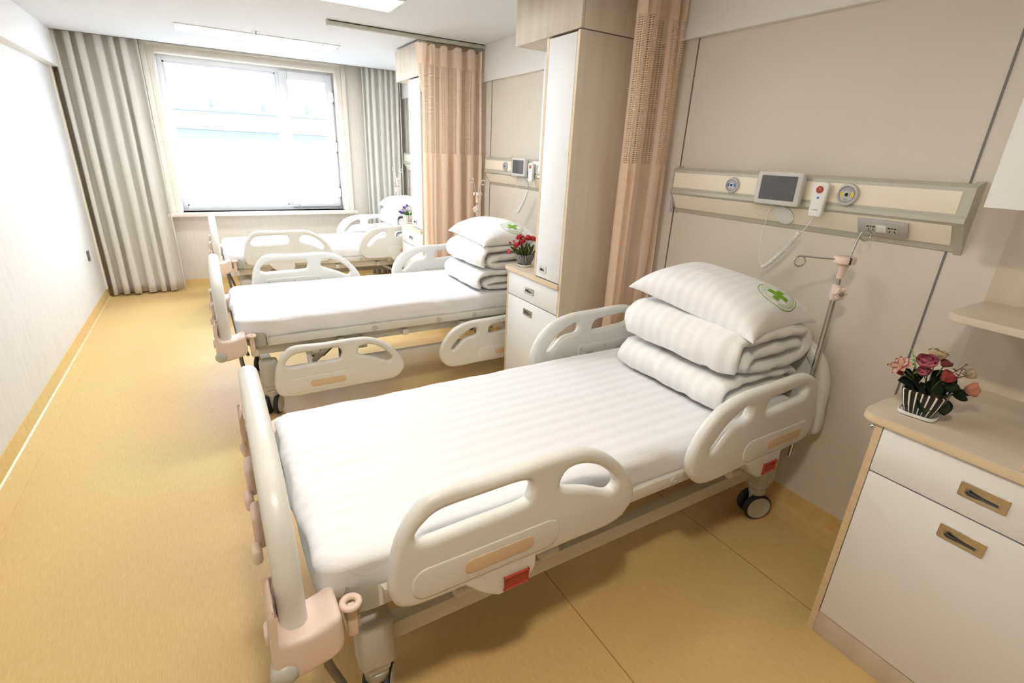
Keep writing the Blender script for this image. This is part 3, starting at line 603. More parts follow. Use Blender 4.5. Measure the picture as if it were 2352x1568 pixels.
HH2 = cr([(.356, .215), (.364, .246), (.388, .258), (.47, .264), (.560, .270), (.588, .256), (.590, .232), (.572, .216), (.47, .207), (.378, .202)], 6)
CACHE = {}
def cached(key, fn):
    if key not in CACHE: CACHE[key] = fn()
    return CACHE[key]
def side_rail(parent, kind, side, lowered, flap=True):
    """kind 'foot' or 'head'; side -1 near, +1 far; local bed coordinates, x from the foot end"""
    sgn = side
    F = Matrix(((1, 0, 0, 0), (0, 1 if side > 0 else -1, 0, 0), (0, 0, 1, 0), (0, 0, 0, 1)))   # mirrored for the far side
    xo = .208 if kind == 'foot' else 1.195
    zo = .488 if not lowered else .155
    yo = side*(.475 if not lowered else .478)
    loops = (FO, FH1, FH2) if kind == 'foot' else (HOo, HH1, HH2)
    S = Matrix.Scale(-1, 4, (0, 1, 0)) if side > 0 else Matrix()
    def solid():
        me = plate('side_rail', loops, .040, .017, PLASTIC, S @ XZ, 80, 5); 
        if side > 0: me.flip_normals()
        return me
    r = link('side_rail', cached((kind, side, 'rail'), solid), parent, (xo, yo, zo))
    a, b, c, d = (.05, .47, .020, .112) if kind == 'foot' else (.27, .66, .022, .112)
    def ridge():
        me = plate('grip_moulding', [rrect(a, b, c, d, .040)], .012, .0055, PLASTIC, S @ XZ @ Matrix.Translation((0, 0, .0165)), 80)
        if side > 0: me.flip_normals()
        return me
    link('grip_moulding', cached((kind, side, 'ridge'), ridge), r)
    e0, e1 = (.185, .385) if kind == 'foot' else (.405, .615)
    def ins():
        me = plate('grip_insert', [rrect(e0, e1, .045, .086, .019)], .004, .001, TAN, S @ XZ @ Matrix.Translation((0, 0, .0222)), 60)
        if side > 0: me.flip_normals()
        return me
    link('grip_insert', cached((kind, side, 'ins'), ins), r, label='tan oval insert')
    c0, c1 = (.09, .46) if kind == 'foot' else (.27, .62)
    def cover():
        me = plate('cover_plate', [rrect(c0, c1, -.0, .135, .014), rrect(c0+.06, c0+.10, .07, .095, .002), rrect(c1-.10, c1-.06, .07, .095, .002)], .006, .0015, PLASTIC, S @ XZ @ Matrix.Translation((0, 0, -.0205)), 40)
        if side > 0: me.flip_normals()
        return me
    cp = link('cover_plate', cached((kind, side, 'cover'), cover), r)
    def screws():
        bm = B()
        for x, z in ((c0+.02, .115), ((c0+c1)/2, .115), (c1-.02, .115), (c0+.02, .02), (c1-.02, .02)): lathe(bm, [(.0075, 0), (.0075, .0015), (.006, .0025), (0, .0025)], 14, AX((x, -side*.0232, z), (0, -side, 0)))
        for x in (c0+.08, c1-.08): box(bm, x-.019, x+.019, -side*.0205-.001, -side*.0205+.001, .071, .094)
        return fin(bm, 'screw_caps', GREYP)
    link('screw_caps', cached((kind, side, 'screws'), screws), cp)
    # release box under the rail and swing arms
    lx = .30 if kind == 'foot' else .42
    if not lowered:
        def lbox():
            bm = B(); y = side
            P = [(lx-.13, .02), (lx+.10, .02), (lx+.10, -.030), (lx+.078, -.070), (lx-.015, -.080), (lx-.06, -.05)]
            E = [[bm.verts.new((px, yy, pz)) for px, pz in P] for yy in (side*.020, -side*.055)]
            n = len(P)
            for i in range(n): bm.faces.new((E[0][i], E[0][(i+1) % n], E[1][(i+1) % n], E[1][i]))
            bm.faces.new(E[0]); bm.faces.new(E[1]); bmesh.ops.bevel(bm, geom=bm.edges[:], offset=.006, segments=2, affect='EDGES'); return fin(bm, 'latch_box', PLASTIC)
        lb = link('latch_box', cached((kind, side, 'lbox'), lbox), r)
        def red(): return fin(cbox(lx-.0, lx+.072, side*.017, side*.024, -.062, -.022, .004), 'red_release', REDP)
        if flap: link('red_release', cached((kind, side, 'red'), red), lb, label='red release flap')
    top = (.43 if not lowered else .40)-zo
    for x in (lx-.10, lx+.10):
        def arm():
            bm = tube(B(), [(x, -side*.020, .06 if not lowered else .16), (x, -side*.05, -.02 if not lowered else .22), (x, -side*.085, -.05 if not lowered else .255)], .013, 8)
            return fin(tube(bm, [(x-.025, -side*.062, -.04 if not lowered else .245), (x+.025, -side*.062, -.04 if not lowered else .245)], .011, 8), 'swing_arm', FRAME)
        link('swing_arm', cached((kind, side, 'arm', lowered, x), arm), r)
    return r
EB = cr([(-.455, .46), (-.455, .58), (-.445, .68), (-.405, .775), (-.33, .835), (-.20, .862), (0, .87), (.20, .862), (.33, .835), (.405, .775), (.445, .68), (.455, .58), (.455, .46), (.36, .445), (0, .44), (-.36, .445)], 5)
EI = cr([(-.40, .52), (-.402, .60), (-.39, .675), (-.355, .742), (-.30, .785), (-.18, .808), (0, .814), (.18, .808), (.30, .785), (.355, .742), (.39, .675), (.402, .60), (.40, .52), (.33, .50), (0, .497), (-.33, .50)], 5)
def end_board(parent, name, x, out):
    b = link(name, cached(('eb', out), lambda: plate(name, [EB, EI], .056, .024, PLASTIC, YZ, 80, 5)), parent, (x, 0, 0))
    link('inner_panel', cached(('ei', out), lambda: plate('inner_panel', [[(p[0]*1.03, .65+(p[1]-.65)*1.06) for p in EI]], .022, .003, PLASTIC, YZ, 40)), b)
    return b
def caster(parent, x, y, rot):
    c = link('caster', cached('cast', lambda: fin(lathe(lathe(B(), [(.030, .118), (.034, .122), (.034, .150), (.026, .155), (.026, .165)], 20), [(.014, .03), (.020, .05), (.028, .10), (.030, .12)], 16), 'caster', GREYP)), parent, (x, y, 0), (0, 0, rot))
    for s in (-1, 1):
        w_ = link('wheel', cached(('wh', s), lambda: fin(lathe(B(), [(.045, -.013), (.058, -.0125), (.0625, -.008), (.0625, .008), (.058, .0125), (.045, .013)], 32, AX((0, s*.026, .0625), (0, 1, 0))), 'wheel', BLACK)), c)
        link('hub_cap', cached(('hub', s), lambda: fin(lathe(B(), [(.054, 0), (.053, .004), (.03, .007), (0, .007)], 32, AX((0, s*.0365, .0625), (0, s, 0))), 'hub_cap', GREYP)), w_) if False else link('hub_cap', cached(('hub', s), lambda: fin(lathe(B(), [(.054, 0), (.053, .004), (.03, .007), (0, .007)], 32, AX((0, s*.0365, .0625), (0, s, 0))), 'hub_cap', GREYP)), c)
    def pedal():
        bm = B(); box(bm, -.012, .012, -.016, .016, .05, .12, .004); return fin(bm, 'fork', GREYP)
    link('fork', cached('fork', pedal), c)
def bed(x, y, label, low, flap=True):
    """low: set of (kind, side) rails folded down"""
    t = thing('hospital_bed', label, 'hospital bed', (x, y, 0), 0, 'hospital beds')
    def frame():
        bm = B()
        for s in (-1, 1):
            box(bm, .20, 1.945, s*.405-.014, s*.405+.014, .455, .500, .004)         # deck edge rails
            box(bm, .12, 1.95, s*.335-.018, s*.335+.018, .385, .440, .004)         # main beams
        for q in (.14, .60, 1.0, 1.4, 1.93): box(bm, q-.018, q+.018, -.40, .40, .395, .435, .003)
        return fin(bm, 'frame', FRAME, 30)
    link('frame', cached('frame', frame), t)
    link('deck', cached('deck', lambda: fin(cbox(.10, 1.95, -.39, .39, .478, .497, .004), 'deck', FRAME, 30)), t)
    for s in (-1, 1):
        for q in (.80, 1.22, 1.48):
            link('hinge_pin', cached(('pin', s, q), lambda: fin(lathe(lathe(B(), [(.017, 0), (.017, .006), (.013, .008), (0, .008)], 20, AX((q, s*.418, .478), (0, s, 0))), [(.007, .008), (.007, .013), (0, .013)], 12, AX((q, s*.418, .478), (0, s, 0))), 'hinge_pin', GREYP)), t)
        def guard():
            bm = B(); P = [(.088, s*.30), (.092, s*.345), (.108, s*.385), (.135, s*.408), (.17, s*.422), (.215, s*.424)]; A = []
            pts = cr([(a, b) for a, b in P], 5, closed=False); n = len(pts)
            for i, p in enumerate(pts):
                k = i/(n-1); zt = .540 if k < .85 else .540-.035*((k-.85)/.15)**2
                A.append([bm.verts.new((p.x, p.y, zz)) for zz in (.462, .462+(zt-.462)*.5, zt)])
            for a, b in zip(A, A[1:]):
                for k in (0, 1): bm.faces.new((a[k], b[k], b[k+1], a[k+1]))
            bmesh.ops.solidify(bm, geom=bm.faces[:], thickness=.006); return fin(bm, 'corner_guard', PLASTIC)
        link('corner_guard', cached(('guard', s), guard), t)
    fb = end_board(t, 'footboard', .012, -1); end_board(t, 'headboard', 2.045, 1)
    # pink controls on the outside of the footboard
    for k, (yy, zz, h) in enumerate(((-.03, .66, .085), (-.19, .62, .095), (-.365, .545, .07))):
        def knob(yy=yy, zz=zz, h=h):
            bm = B(); box(bm, -.050, -.022, yy-.040, yy+.040, zz-h*.5, zz+h*.5, .012, 3); return fin(bm, 'control_knob', PINKP)
        kb = link('control_knob', cached(('knob', k), knob), fb)
        link('lever', cached(('lev', k), lambda: fin(cbox(-.060, -.038, yy-.075, yy-.03, zz-.06, zz-.02, .008), 'lever', PINKP)), kb)
    link('clear_panel', cached('clip', lambda: fin(cbox(-.030, -.024, -.20, .20, .56, .72, .002), 'clear_panel', GLASS)), fb)
    # corner brackets holding the end boards
    for ex, so in ((.012, -1), (2.045, 1)):
        for s in (-1, 1):
            def brk(ex=ex, so=so, s=s):
                if so > 0: return fin(cbox(ex-.030, ex+.036, min(s*.36, s*.44), max(s*.36, s*.44), .44, .51, .010, 3), 'corner_bracket', FRAME)
                P = [(-.052, .445), (-.046, .60), (-.034, .63), (-.030, .545), (.035, .535), (.085, .552), (.092, .52), (.088, .455), (.04, .432), (-.03, .424)]
                return plate('corner_bracket', [cr(P, 3)], .110, .014, PINKP, Matrix.Translation((ex, s*.438, 0)) @ XZ, 60)
            cb = link('corner_bracket', cached(('brk', so, s), brk), t)
            if so > 0: continue
            link('bumper', cached(('bump', so, s), lambda: fin(lathe(B(), [(.022, -.05), (.028, -.044), (.028, .03), (.02, .040), (0, .042)], 20, AX((ex-.030, s*.462, .452), (-.15, s, 0))), 'bumper', GREYP)), cb)
            def sockt(ex=ex, so=so, s=s):
                bm = B(); px, py = (ex-so*.118, s*.448) if so < 0 else (ex-.067, s*.405); tube(bm, [(px+.018*math.cos(a), py+.018*math.sin(a), .535) for a in [k*2*PI/28 for k in range(28)]], .008, 12, closed=True)
                box(bm, px-.012, px+.012, py-.010, py+.010, .44, .53, .006); return fin(bm, 'pole_socket', PINKP)
            link('pole_socket', cached(('sock', so, s), sockt), t)
    # base: side beams, cross beams, columns, casters
    for s in (-1, 1): link('base_beam', cached(('beam', s), lambda: fin(cbox(.20, 1.93, s*.30-.022, s*.30+.022, .20, .262, .004), 'base_beam', FRAME, 30)), t)
    for q in (.18, 1.90): link('cross_beam', cached(('xb', q), lambda: fin(cbox(q, q+.05, -.33, .33, .205, .255, .004), 'cross_beam', FRAME, 30)), t)
    for s in (-1, 1):
        for xa, xb in ((.42, .62), (1.72, 1.42)): link('lift_arm', cached(('lift', s, xa), lambda: fin(tube(B(), [(xa, s*.27, .235), (xb, s*.27, .41)], .017, 8), 'lift_arm', FRAME)), t)
    for k, (pts, rr) in enumerate((([(.46, -.12, .25), (.52, -.12, .27), (.70, -.05, .36)], [.045, .045, .03]), ([(.66, -.17, .22), (.66, -.17, .40)], .038), ([(1.56, -.15, .30), (1.78, -.15, .34)], .040))):
        link('actuator', cached(('act', k), lambda: fin(tube(B(), pts, rr, 14), 'actuator', DARKST)), t)
    for s in (-1, 1):
        for q in (.44, .72, 1.60, 1.84):
            link('rail_bracket', cached(('rb', s, q), lambda: fin(lathe(cbox(q-.022, q+.022, min(s*.40, s*.345), max(s*.40, s*.345), .36, .42, .004), [(.020, -.03), (.020, .03)], 16, AX((q, s*.395, .375), (1, 0, 0))), 'rail_bracket', FRAME)), t)
    for s in (-1, 1): link('brake_bar', cached(('bar', s), lambda: fin(tube(B(), [(.062, s*.37, .45), (.075, s*.37, .28), (.12, s*.36, .12)], .011, 10), 'brake_bar', DARKST)), t)
    for cx in (.20, 1.925):
        for s in (-1, 1):
            link('column', cached(('col', cx, s), lambda: fin(box(cbox(cx-.050, cx+.050, s*.335-.042, s*.335+.042, .175, .345, .022, 3), cx-.036, cx+.036, s*.335-.034, s*.335+.034, .150, .20, .015, 3), 'column', GREYP)), t)
            caster(t, cx, s*.335, -.40 if cx > 1 else 1.15)
    for kind in ('foot', 'head'):
        for s in (-1, 1): side_rail(t, kind, s, (kind, s) in low, flap)
    return t
BEDS = ((0.012, 1.335), (-.045, 3.275), (-.022, 5.325))
bed(*BEDS[0], 'off-white hospital bed nearest the camera, near side rails raised', {('foot', 1)})
bed(*BEDS[1], 'off-white hospital bed in the middle, its near side rails folded down', {('foot', -1), ('head', -1)})
bed(*BEDS[2], 'off-white hospital bed under the window, farthest from the camera', {('foot', 1)}, False)

# mattresses: rounded slab under a tucked striped sheet
def mattress(seed):
    bm = B(); X0, X1, hy, z0, z1, rc = .066, 1.955, .405, .498, .612, .035
    nx, ny, nr = 110, 46, 6
    prof = []                                        # side profile from the bottom edge up onto the top: (inset, z)
    prof += [(.006, z0), (.0, z0+.018), (-.004, z0+.05), (0, z1-rc)]
    for k in range(1, nr+1): a = k*PI/2/nr; prof.append((rc-rc*math.cos(a), z1-rc+rc*math.sin(a)))
    # perimeter loop
    per = []
    R = .06
    def arc(cx, cy, a0, n): return [(cx+R*math.cos(a0+k*PI/2/n), cy+R*math.sin(a0+k*PI/2/n), math.cos(a0+k*PI/2/n), math.sin(a0+k*PI/2/n)) for k in range(n+1)]
    def seg(x0, y0, x1, y1, n, nxv, nyv): return [(x0+(x1-x0)*k/n, y0+(y1-y0)*k/n, nxv, nyv) for k in range(1, n)]
    per += seg(X1, -hy+R, X1, hy-R, 30, 1, 0); per += arc(X1-R, hy-R, 0, 6); per += seg(X1-R, hy, X0+R, hy, 90, 0, 1); per += arc(X0+R, hy-R, PI/2, 6)
    per += seg(X0, hy-R, X0, -hy+R, 30, -1, 0); per += arc(X0+R, -hy+R, PI, 6); per += seg(X0+R, -hy, X1-R, -hy, 90, 0, -1); per += arc(X1-R, -hy+R, 1.5*PI, 6)
    rings = []
    def wr(x, y, z, amt):
        s = noise.noise((x*2.2+seed, y*5, z*26))*.013*amt + noise.noise((x*7+seed*3, y*9, z*34+x*6))*.008*amt
        return s
    for d, z in prof:
        rings.append([bm.verts.new((px-nxv*(d+wr(px, py, z, 1)), py-nyv*(d+wr(px, py, z, 1)), z+(.003*noise.noise((px*9, py*9, seed)) if z < z0+.02 else 0))) for px, py, nxv, nyv in per])
    n = len(per)
    # concentric shrinking rings over the top
    cxm, cym = (X0+X1)/2, 0; last = prof[-1][0]
    for f in (.95, .88, .78, .64, .48, .3, .12):
        row = []
        for px, py, nxv, nyv in per:
            bx, by = px-nxv*last, py-nyv*last; hx = (X1-X0)/2; sh = (1-f)*hy
            x = cxm+(bx-cxm)*(1-sh/hx); y = by*f
            row.append(bm.verts.new((x, y, z1+.004*(1-f)+.0025*noise.noise((x*3+seed, y*14, 2))+.002*noise.noise((x*1.2, y*5+x*4, seed)))))
        rings.append(row)
    for a, b in zip(rings, rings[1:]):
        for i in range(n): bm.faces.new((a[i], a[(i+1) % n], b[(i+1) % n], b[i]))
    bm.faces.new(rings[-1]); bm.faces.new(rings[0][::-1])
    me = fin(bm, 'mattress', SHEET, 180); return me
ML = ('mattress in a white striped sheet on the nearest bed', 'mattress in a white striped sheet on the middle bed', 'mattress in a white sheet on the far bed')
for k in range(3):
    o = link('mattress', mattress(k*3.7), None, (BEDS[k][0], BEDS[k][1], 0)); tag(o, ML[k], 'mattress', 'sheeted mattresses')

# IV poles standing in the head-end sockets
def iv_pole(x, y, label, mode, rot):
    t = thing('iv_pole', label, 'IV pole', (x, y, 0), rot, 'telescopic IV poles')
    part('lower_tube', tube(B(), [(0, 0, .34), (0, 0, 1.05)], .0105, 16), CHROME, t)
    part('upper_tube', tube(B(), [(0, 0, 1.05), (0, 0, 1.135)], .0075, 14), CHROME, t)
    c = part('clamp_collar', lathe(B(), [(.016, 1.035), (.019, 1.045), (.019, 1.088), (.013, 1.094), (0, 1.094)], 20), PINKP, t)
    star = [((.021+.0035*math.cos(6*a))*math.cos(a), (.021+.0035*math.cos(6*a))*math.sin(a)) for a in [k*2*PI/48 for k in range(48)]]
    kn = link('star_knob', plate('star_knob', [star], .016, .004, PINKP, AX((0, -.030, 1.066), (0, -1, 0))), c)
    part('bolt', lathe(B(), [(.010, 0), (.010, .002), (.006, .003), (0, .003)], 6, AX((0, -.038, 1.066), (0, -1, 0))), CHROME, kn)
    hd = part('head', lathe(B(), [(.013, 1.118), (.014, 1.150), (.020, 1.170), (.036, 1.176), (.037, 1.196), (.033, 1.200), (0, 1.200)], 24), PINKP, t)
    part('head_slot', cbox(-.003, .003, -.038, -.030, 1.176, 1.201), DARK, hd, smooth=0)
    def loop(c, u, v, r, a0, a1, n=18): return [Vector(c)+(Vector(u)*math.cos(a)+Vector(v)*math.sin(a))*r for a in [a0+(a1-a0)*k/n for k in range(n+1)]]
    up_ = [(.016, 0, 1.195), (.022, .002, 1.235), (.030, .004, 1.272)] + loop((.051, .004, 1.279), (-1, 0, 0), (0, 0, 1), .019, .2, 6.0)
    part('hook', tube(B(), up_, .0032, 8), CHROME, hd)
    if mode == 'split':
        side = [(-.030, 0, 1.188), (-.09, .0, 1.190), (-.15, 0, 1.193)] + loop((-.158, 0, 1.174), (0, 0, 1), (-1, 0, 0), .019, .1, 5.6)
    else:
        side = [(-.020, 0, 1.195), (-.030, .002, 1.240), (-.038, .004, 1.283)] + loop((-.056, .004, 1.290), (1, 0, 0), (0, 0, 1), .019, .2, 6.0)
    part('hook', tube(B(), side, .0032, 8), CHROME, hd)
    return t
iv_pole(BEDS[0][0]+1.978, BEDS[0][1]-.405, 'chrome IV pole with pink clamp on the near corner of the nearest bed', 'split', -.62)
iv_pole(BEDS[1][0]+1.95, BEDS[1][1]+.50, 'chrome IV pole at the head of the middle bed before the peach curtain', 'up', -1.0)
iv_pole(BEDS[2][0]+1.915, BEDS[2][1]+.47, 'chrome IV pole at the far bed beside the grey curtain', 'up', -1.0)

# ------------------------------------------------------------------ bedding stacks
def pillow_h(u, v, L, W, H):
    """half-thickness of a pillow at u, v in -1..1"""
    e = max(0, (1-abs(u)**2.6))*max(0, (1-abs(v)**2.6)); return H*e**.5
def pillow_mesh(L, W, H, seed, sag=.35, n=34):
    bm = B(); grid = {}
    def P(u, v, s):
        k = 1-.12*(1-abs(u)**2.4)*abs(v)**6; k2 = 1-.14*(1-abs(v)**2.4)*abs(u)**6
        x, y = u*W/2*k2, v*L/2*k; h = pillow_h(u, v, L, W, H); wv = .010*noise.noise((u*2.4+seed, v*2.4, s))*(1-max(abs(u), abs(v))**4)
        corner = (abs(u)*abs(v))**5
        wr = .0045*math.sin(26*(u*.6+v)+4*noise.noise((u*2, v*2, seed)))*max(0, max(abs(u), abs(v))-.55)*(1 if s > 0 else .5)
        z = s*h*(1 if s > 0 else sag)+ (wv+wr)*min(1, h/H*2) - (.015*corner)
        return Vector((x, y, z))
    for s in (1, -1):
        for i in range(n+1):
            for j in range(n+1):
                a, b = -1+2*i/n, -1+2*j/n; u, v = math.sin(a*PI/2)*.35+a*.65, math.sin(b*PI/2)*.35+b*.65
                rim = i in (0, n) or j in (0, n)
                if s < 0 and rim: grid[(s, i, j)] = grid[(1, i, j)]
                else: grid[(s, i, j)] = bm.verts.new(P(u, v, s))
        for i in range(n):
            for j in range(n): bm.faces.new((grid[(s, i, j)], grid[(s, i+1, j)], grid[(s, i+1, j+1)], grid[(s, i, j+1)]))
    return bm, P
def emblem(parent, P, W, L, u0, v0, size, ang):
    """green cross inside a double ring printed on the upper side of the pillow, following its surface"""
    def S(x, y, lift=.0016):
        c, s = math.cos(ang), math.sin(ang); X, Y = c*x-s*y, s*x+c*y
        u = (u0+X/(W/2)); v = (v0+Y/(L/2)); return P(u, v, 1)+Vector((0, 0, lift))
    bm = B()
    def ringp(r0, r1, n=72, a0=0, a1=2*PI):
        A = [(bm.verts.new(S(r0*math.cos(a), r0*math.sin(a))), bm.verts.new(S(r1*math.cos(a), r1*math.sin(a)))) for a in [a0+(a1-a0)*k/n for k in range(n+1)]]
        for p, q in zip(A, A[1:]): bm.faces.new((p[0], q[0], q[1], p[1]))
    ringp(size*.96, size); ringp(size*.66, size*.68)
    def rectp(x0, x1, y0, y1, n=4):
        G = [[bm.verts.new(S(x0+(x1-x0)*i/n, y0+(y1-y0)*j/n)) for j in range(n+1)] for i in range(n+1)]
        for i in range(n):
            for j in range(n): bm.faces.new((G[i][j], G[i+1][j], G[i+1][j+1], G[i][j+1]))
    a = size*.15; b = size*.50
    rectp(-a, a, a, b); rectp(-a, a, -b, -a); rectp(a, b, -a, a); rectp(-b, -size*.25, -a, a); rectp(-a, a, -a, a); rectp(-size*.25, -a, -a, a*.15)
    o1 = size*.05                                           # thin outline round the cross
    ol = [(-a, b), (a, b), (a, a), (b, a), (b, -a), (a, -a), (a, -b), (-a, -b), (-a, -a), (-b, -a), (-b, a), (-a, a)]
    def off(p, k): return (p[0]+math.copysign(k, p[0]), p[1]+math.copysign(k, p[1]))
    O = [off(p, o1) for p in ol]; I = [off(p, o1-.0012) for p in ol]
    for k in range(12):
        m = 4
        for q in range(m):
            f0, f1 = q/m, (q+1)/m; lp = lambda A, f: (A[k][0]+(A[(k+1) % 12][0]-A[k][0])*f, A[k][1]+(A[(k+1) % 12][1]-A[k][1])*f)
            bm.faces.new([bm.verts.new(S(*p)) for p in (lp(O, f0), lp(O, f1), lp(I, f1), lp(I, f0))])
    rd = random.Random(3)                                    # illegible ring of small characters
    for a in [PI*1.12+k*.165 for k in range(14)] + [.22+k*.15 for k in range(19)]:
        low = a > PI; r0, r1 = (size*.74, size*.89) if low else (size*.75, size*.86)
        for q in range(3 if low else 2):
            da = (.05 if low else .03)*(q-.8); ww = .014
            ps = [(r0+(r1-r0)*rd.uniform(0, .25), a+da), (r1-(r1-r0)*rd.uniform(0, .25), a+da), (r1, a+da+ww), (r0, a+da+ww)]
            bm.faces.new([bm.verts.new(S(r*math.cos(t), r*math.sin(t))) for r, t in ps])
        if low: ringp(size*.81, size*.825, 3, a-.05, a+.05)
    part('emblem', bm, GREEN, parent, smooth=180, label='green cross emblem in a double ring')
def pillow(loc, rot, L, W, H, seed, label, emb, group, name='pillow'):
    bm, P = pillow_mesh(L, W, H, seed)
    o = part(name, bm, PILLOW, None, loc, rot, smooth=180); tag(o, label, name.split('_')[-1] if name != 'pillow' else 'pillow', group)
    sub = o.modifiers.new('sub', 'SUBSURF'); sub.levels = sub.render_levels = 1
    if emb: emblem(o, P, W, L, *emb)
    return o
def ribbon_quilt(Ly, path, th, seed, label, loc, rot=0, taper=.06):
    """thick quilt folded along a section path (x, z), laid across the bed (y); soft rounded ends"""
    pts = cr(path, 7, closed=False); n = len(pts); tang = []
    for i in range(n):
        d = pts[min(i+1, n-1)]-pts[max(i-1, 0)]; d.normalize(); tang.append(Vector((-d.y, d.x, 0)))
    sec = [(p+nrm*th/2, p) for p, nrm in zip(pts, tang)] + [(pts[-1]+(pts[-1]-pts[-3]).normalized()*th*.45, pts[-1])] + [(p-nrm*th/2, p) for p, nrm in zip(pts[::-1], tang[::-1])] + [(pts[0]+(pts[0]-pts[2]).normalized()*th*.45, pts[0])]
    bm = B(); R = []; ny = 46
    for j in range(ny+1):
        b = j/ny; v = -1+2*b; v = math.sin(v*PI/2)*.9+v*.1; e = (1-min(1, abs(v))**8)**.5; k = taper+(1-taper)*e; row = []
        for i, (q, c) in enumerate(sec):
            p = c+(q-c)*k; x, z = p.x, p.y; ww = .008
            nx_ = noise.noise((x*7+seed, v*5, z*9)); nz_ = noise.noise((x*6, v*7+seed, z*8+4)); ny_ = noise.noise((x*14+seed, z*16, v))
            row.append(bm.verts.new((x+ww*nx_, v*Ly/2*(1-.01*abs(nx_))+.014*ny_*abs(v)**3, z+ww*.7*nz_+.004*noise.noise((x*30, v*9+seed, z*20))*abs(v)**2)))
        R.append(row)
    m = len(sec)
    for a, b in zip(R, R[1:]):
        for i in range(m): bm.faces.new((a[i], a[(i+1) % m], b[(i+1) % m], b[i]))
    for row in (R[0], R[-1]):
        for i in range(n-1): bm.faces.new((row[i], row[i+1], row[2*n-i-1], row[2*n-i]))
        bm.faces.new((row[n-1], row[n], row[n+1])); bm.faces.new((row[0], row[2*n], row[2*n+1]))
    o = part('folded_quilt', bm, QUILT, None, loc, (0, 0, rot), smooth=180); tag(o, label, 'quilt', 'folded white quilts'); return o
FOLD_A = [(.10, .078), (-.06, .080), (-.19, .076), (-.245, .052), (-.19, .034), (-.02, .034), (.16, .036), (.245, .050), (.268, .086), (.245, .122), (.14, .134), (-.05, .138), (-.20, .134), (-.262, .112)]
def FOLD(h, half):
    """C-shaped fold with the free layer tucked inside; h total height, half half-depth"""
    a = h*.22; return [(half*.70, h*.51), (-half*.05, h*.50), (-half*.50, h*.47), (-half*.68, h*.36), (-half*.50, h*.20), (0, h*.165), (half*.68, h*.18), (half*.88, h*.32), (half*.93, h*.52), (half*.84, h*.74), (half*.5, h*.83), (-half*.2, h*.84), (-half*.70, h*.82), (-half*.89, h*.68), (-half*.94, h*.46), (-half*.90, h*.24)]
def stack(k, xb, yb, labels, dims, rots):
    bx, by = BEDS[k]; z = .613
    (h1, d1, L1), (h2, d2, L2), (Lp, Wp, Hp) = dims
    ribbon_quilt(L1, FOLD(h1, d1), h1*.325, k*5+1, labels[0], (bx+xb+.0, by+yb, z), rots[0]); z += h1*.93
    ribbon_quilt(L2, FOLD(h2, d2), h2*.325, k*5+2, labels[1], (bx+xb+.02, by+yb, z), rots[1]); z += h2*.95
    pillow((bx+xb+.015, by+yb, z+Hp*.33), (.10 if k == 0 else .02, -.04, rots[2]), Lp, Wp, Hp, k+.5, labels[2], (.22, -.68, .080, .35) if k < 2 else None, 'white pillows on the stacks')
stack(0, 1.745, -.067, ('folded white quilt lowest on the nearest bed, under a thicker quilt', 'thick folded white quilt in the middle of the stack on the nearest bed', 'white pillow with green cross emblem topping the stack on the nearest bed'),
      ((.140, .250, .56), (.190, .243, .575), (.63, .43, .120)), (.0, .0, .04))
stack(1, 1.755, -.10, ('folded white quilt lowest on the middle bed, behind the coral flowers', 'folded white quilt between pillow and lower quilt on the middle bed', 'white pillow with green cross emblem topping the stack on the middle bed'),
      ((.15, .245, .57), (.175, .238, .56), (.66, .44, .11)), (.0, .02, -.05))
stack(2, 1.80, -.03, ('folded white quilt lowest on the far bed', 'folded white quilt under the pillow on the far bed', 'plain white pillow topping the stack on the far bed'),
      ((.13, .20, .55), (.18, .195, .54), (.60, .38, .10)), (.0, .0, .06))

# ------------------------------------------------------------------ flower pots
def squarish(r, n, p=4.0):
    out = []
    for k in range(n):
        a = 2*PI*k/n; c, s = math.cos(a), math.sin(a); q = (abs(c)**p+abs(s)**p)**(-1/p); out.append((r*q*c, r*q*s))
    return out
def pot_mesh(rb, rtp, h, p, m):
    bm = B(); uvl = bm.loops.layers.uv.new('UVMap'); n = 96; prof = [(rb*.8, 0), (rb, .003), (rb+(rtp-rb)*.55, h*.45), (rtp, h*.93), (rtp, h), (rtp*.92, h), (rtp*.88, h*.85)]; R = []
    for r, z in prof: R.append([bm.verts.new((x, y, z)) for x, y in squarish(r, n, p)])
    for j in range(len(R)-1):
        for i in range(n):
            f = bm.faces.new((R[j][i], R[j][(i+1) % n], R[j+1][(i+1) % n], R[j+1][i]))
            for l, (u, v) in zip(f.loops, ((i/n, j), ((i+1)/n, j), ((i+1)/n, j+1), (i/n, j+1))): l[uvl].uv = (u, v*.1)
    bm.faces.new(R[0][::-1]); return fin(bm, 'pot', m, 60)
def saucer_mesh(r, p):
    bm = B(); R = []
    for k, z in ((.80, 0), (.97, .003), (1.0, .011), (.96, .012), (.90, .006), (.5, .005)): R.append([bm.verts.new((x, y, z)) for x, y in squarish(r*k, 48, p)])
    for a, b in zip(R, R[1:]):
        for i in range(48): bm.faces.new((a[i], a[(i+1) % 48], b[(i+1) % 48], b[i]))
    bm.faces.new(R[0][::-1]); bm.faces.new(R[-1]); return fin(bm, 'saucer', WHITEP, 50)
def petal_into(bm, M, L, W, cup, curl, n=5):
    G = []
    for i in range(n+1):
        t = i/n; wid = W*math.sin(PI*min(1, .12+.74*t))**.7; row = []; t0 = t
        for j in range(-2, 3):
            s = j/2; t = t0*(1-.20*s*s*t0*t0); row.append(bm.verts.new(M @ Vector((s*wid, L*t*math.cos(curl*t), L*t*math.sin(curl*t)+cup*(s*s)*wid)))); t = t0
        G.append(row)
    for i in range(n):
        for j in range(4): bm.faces.new((G[i][j], G[i][j+1], G[i+1][j+1], G[i+1][j]))
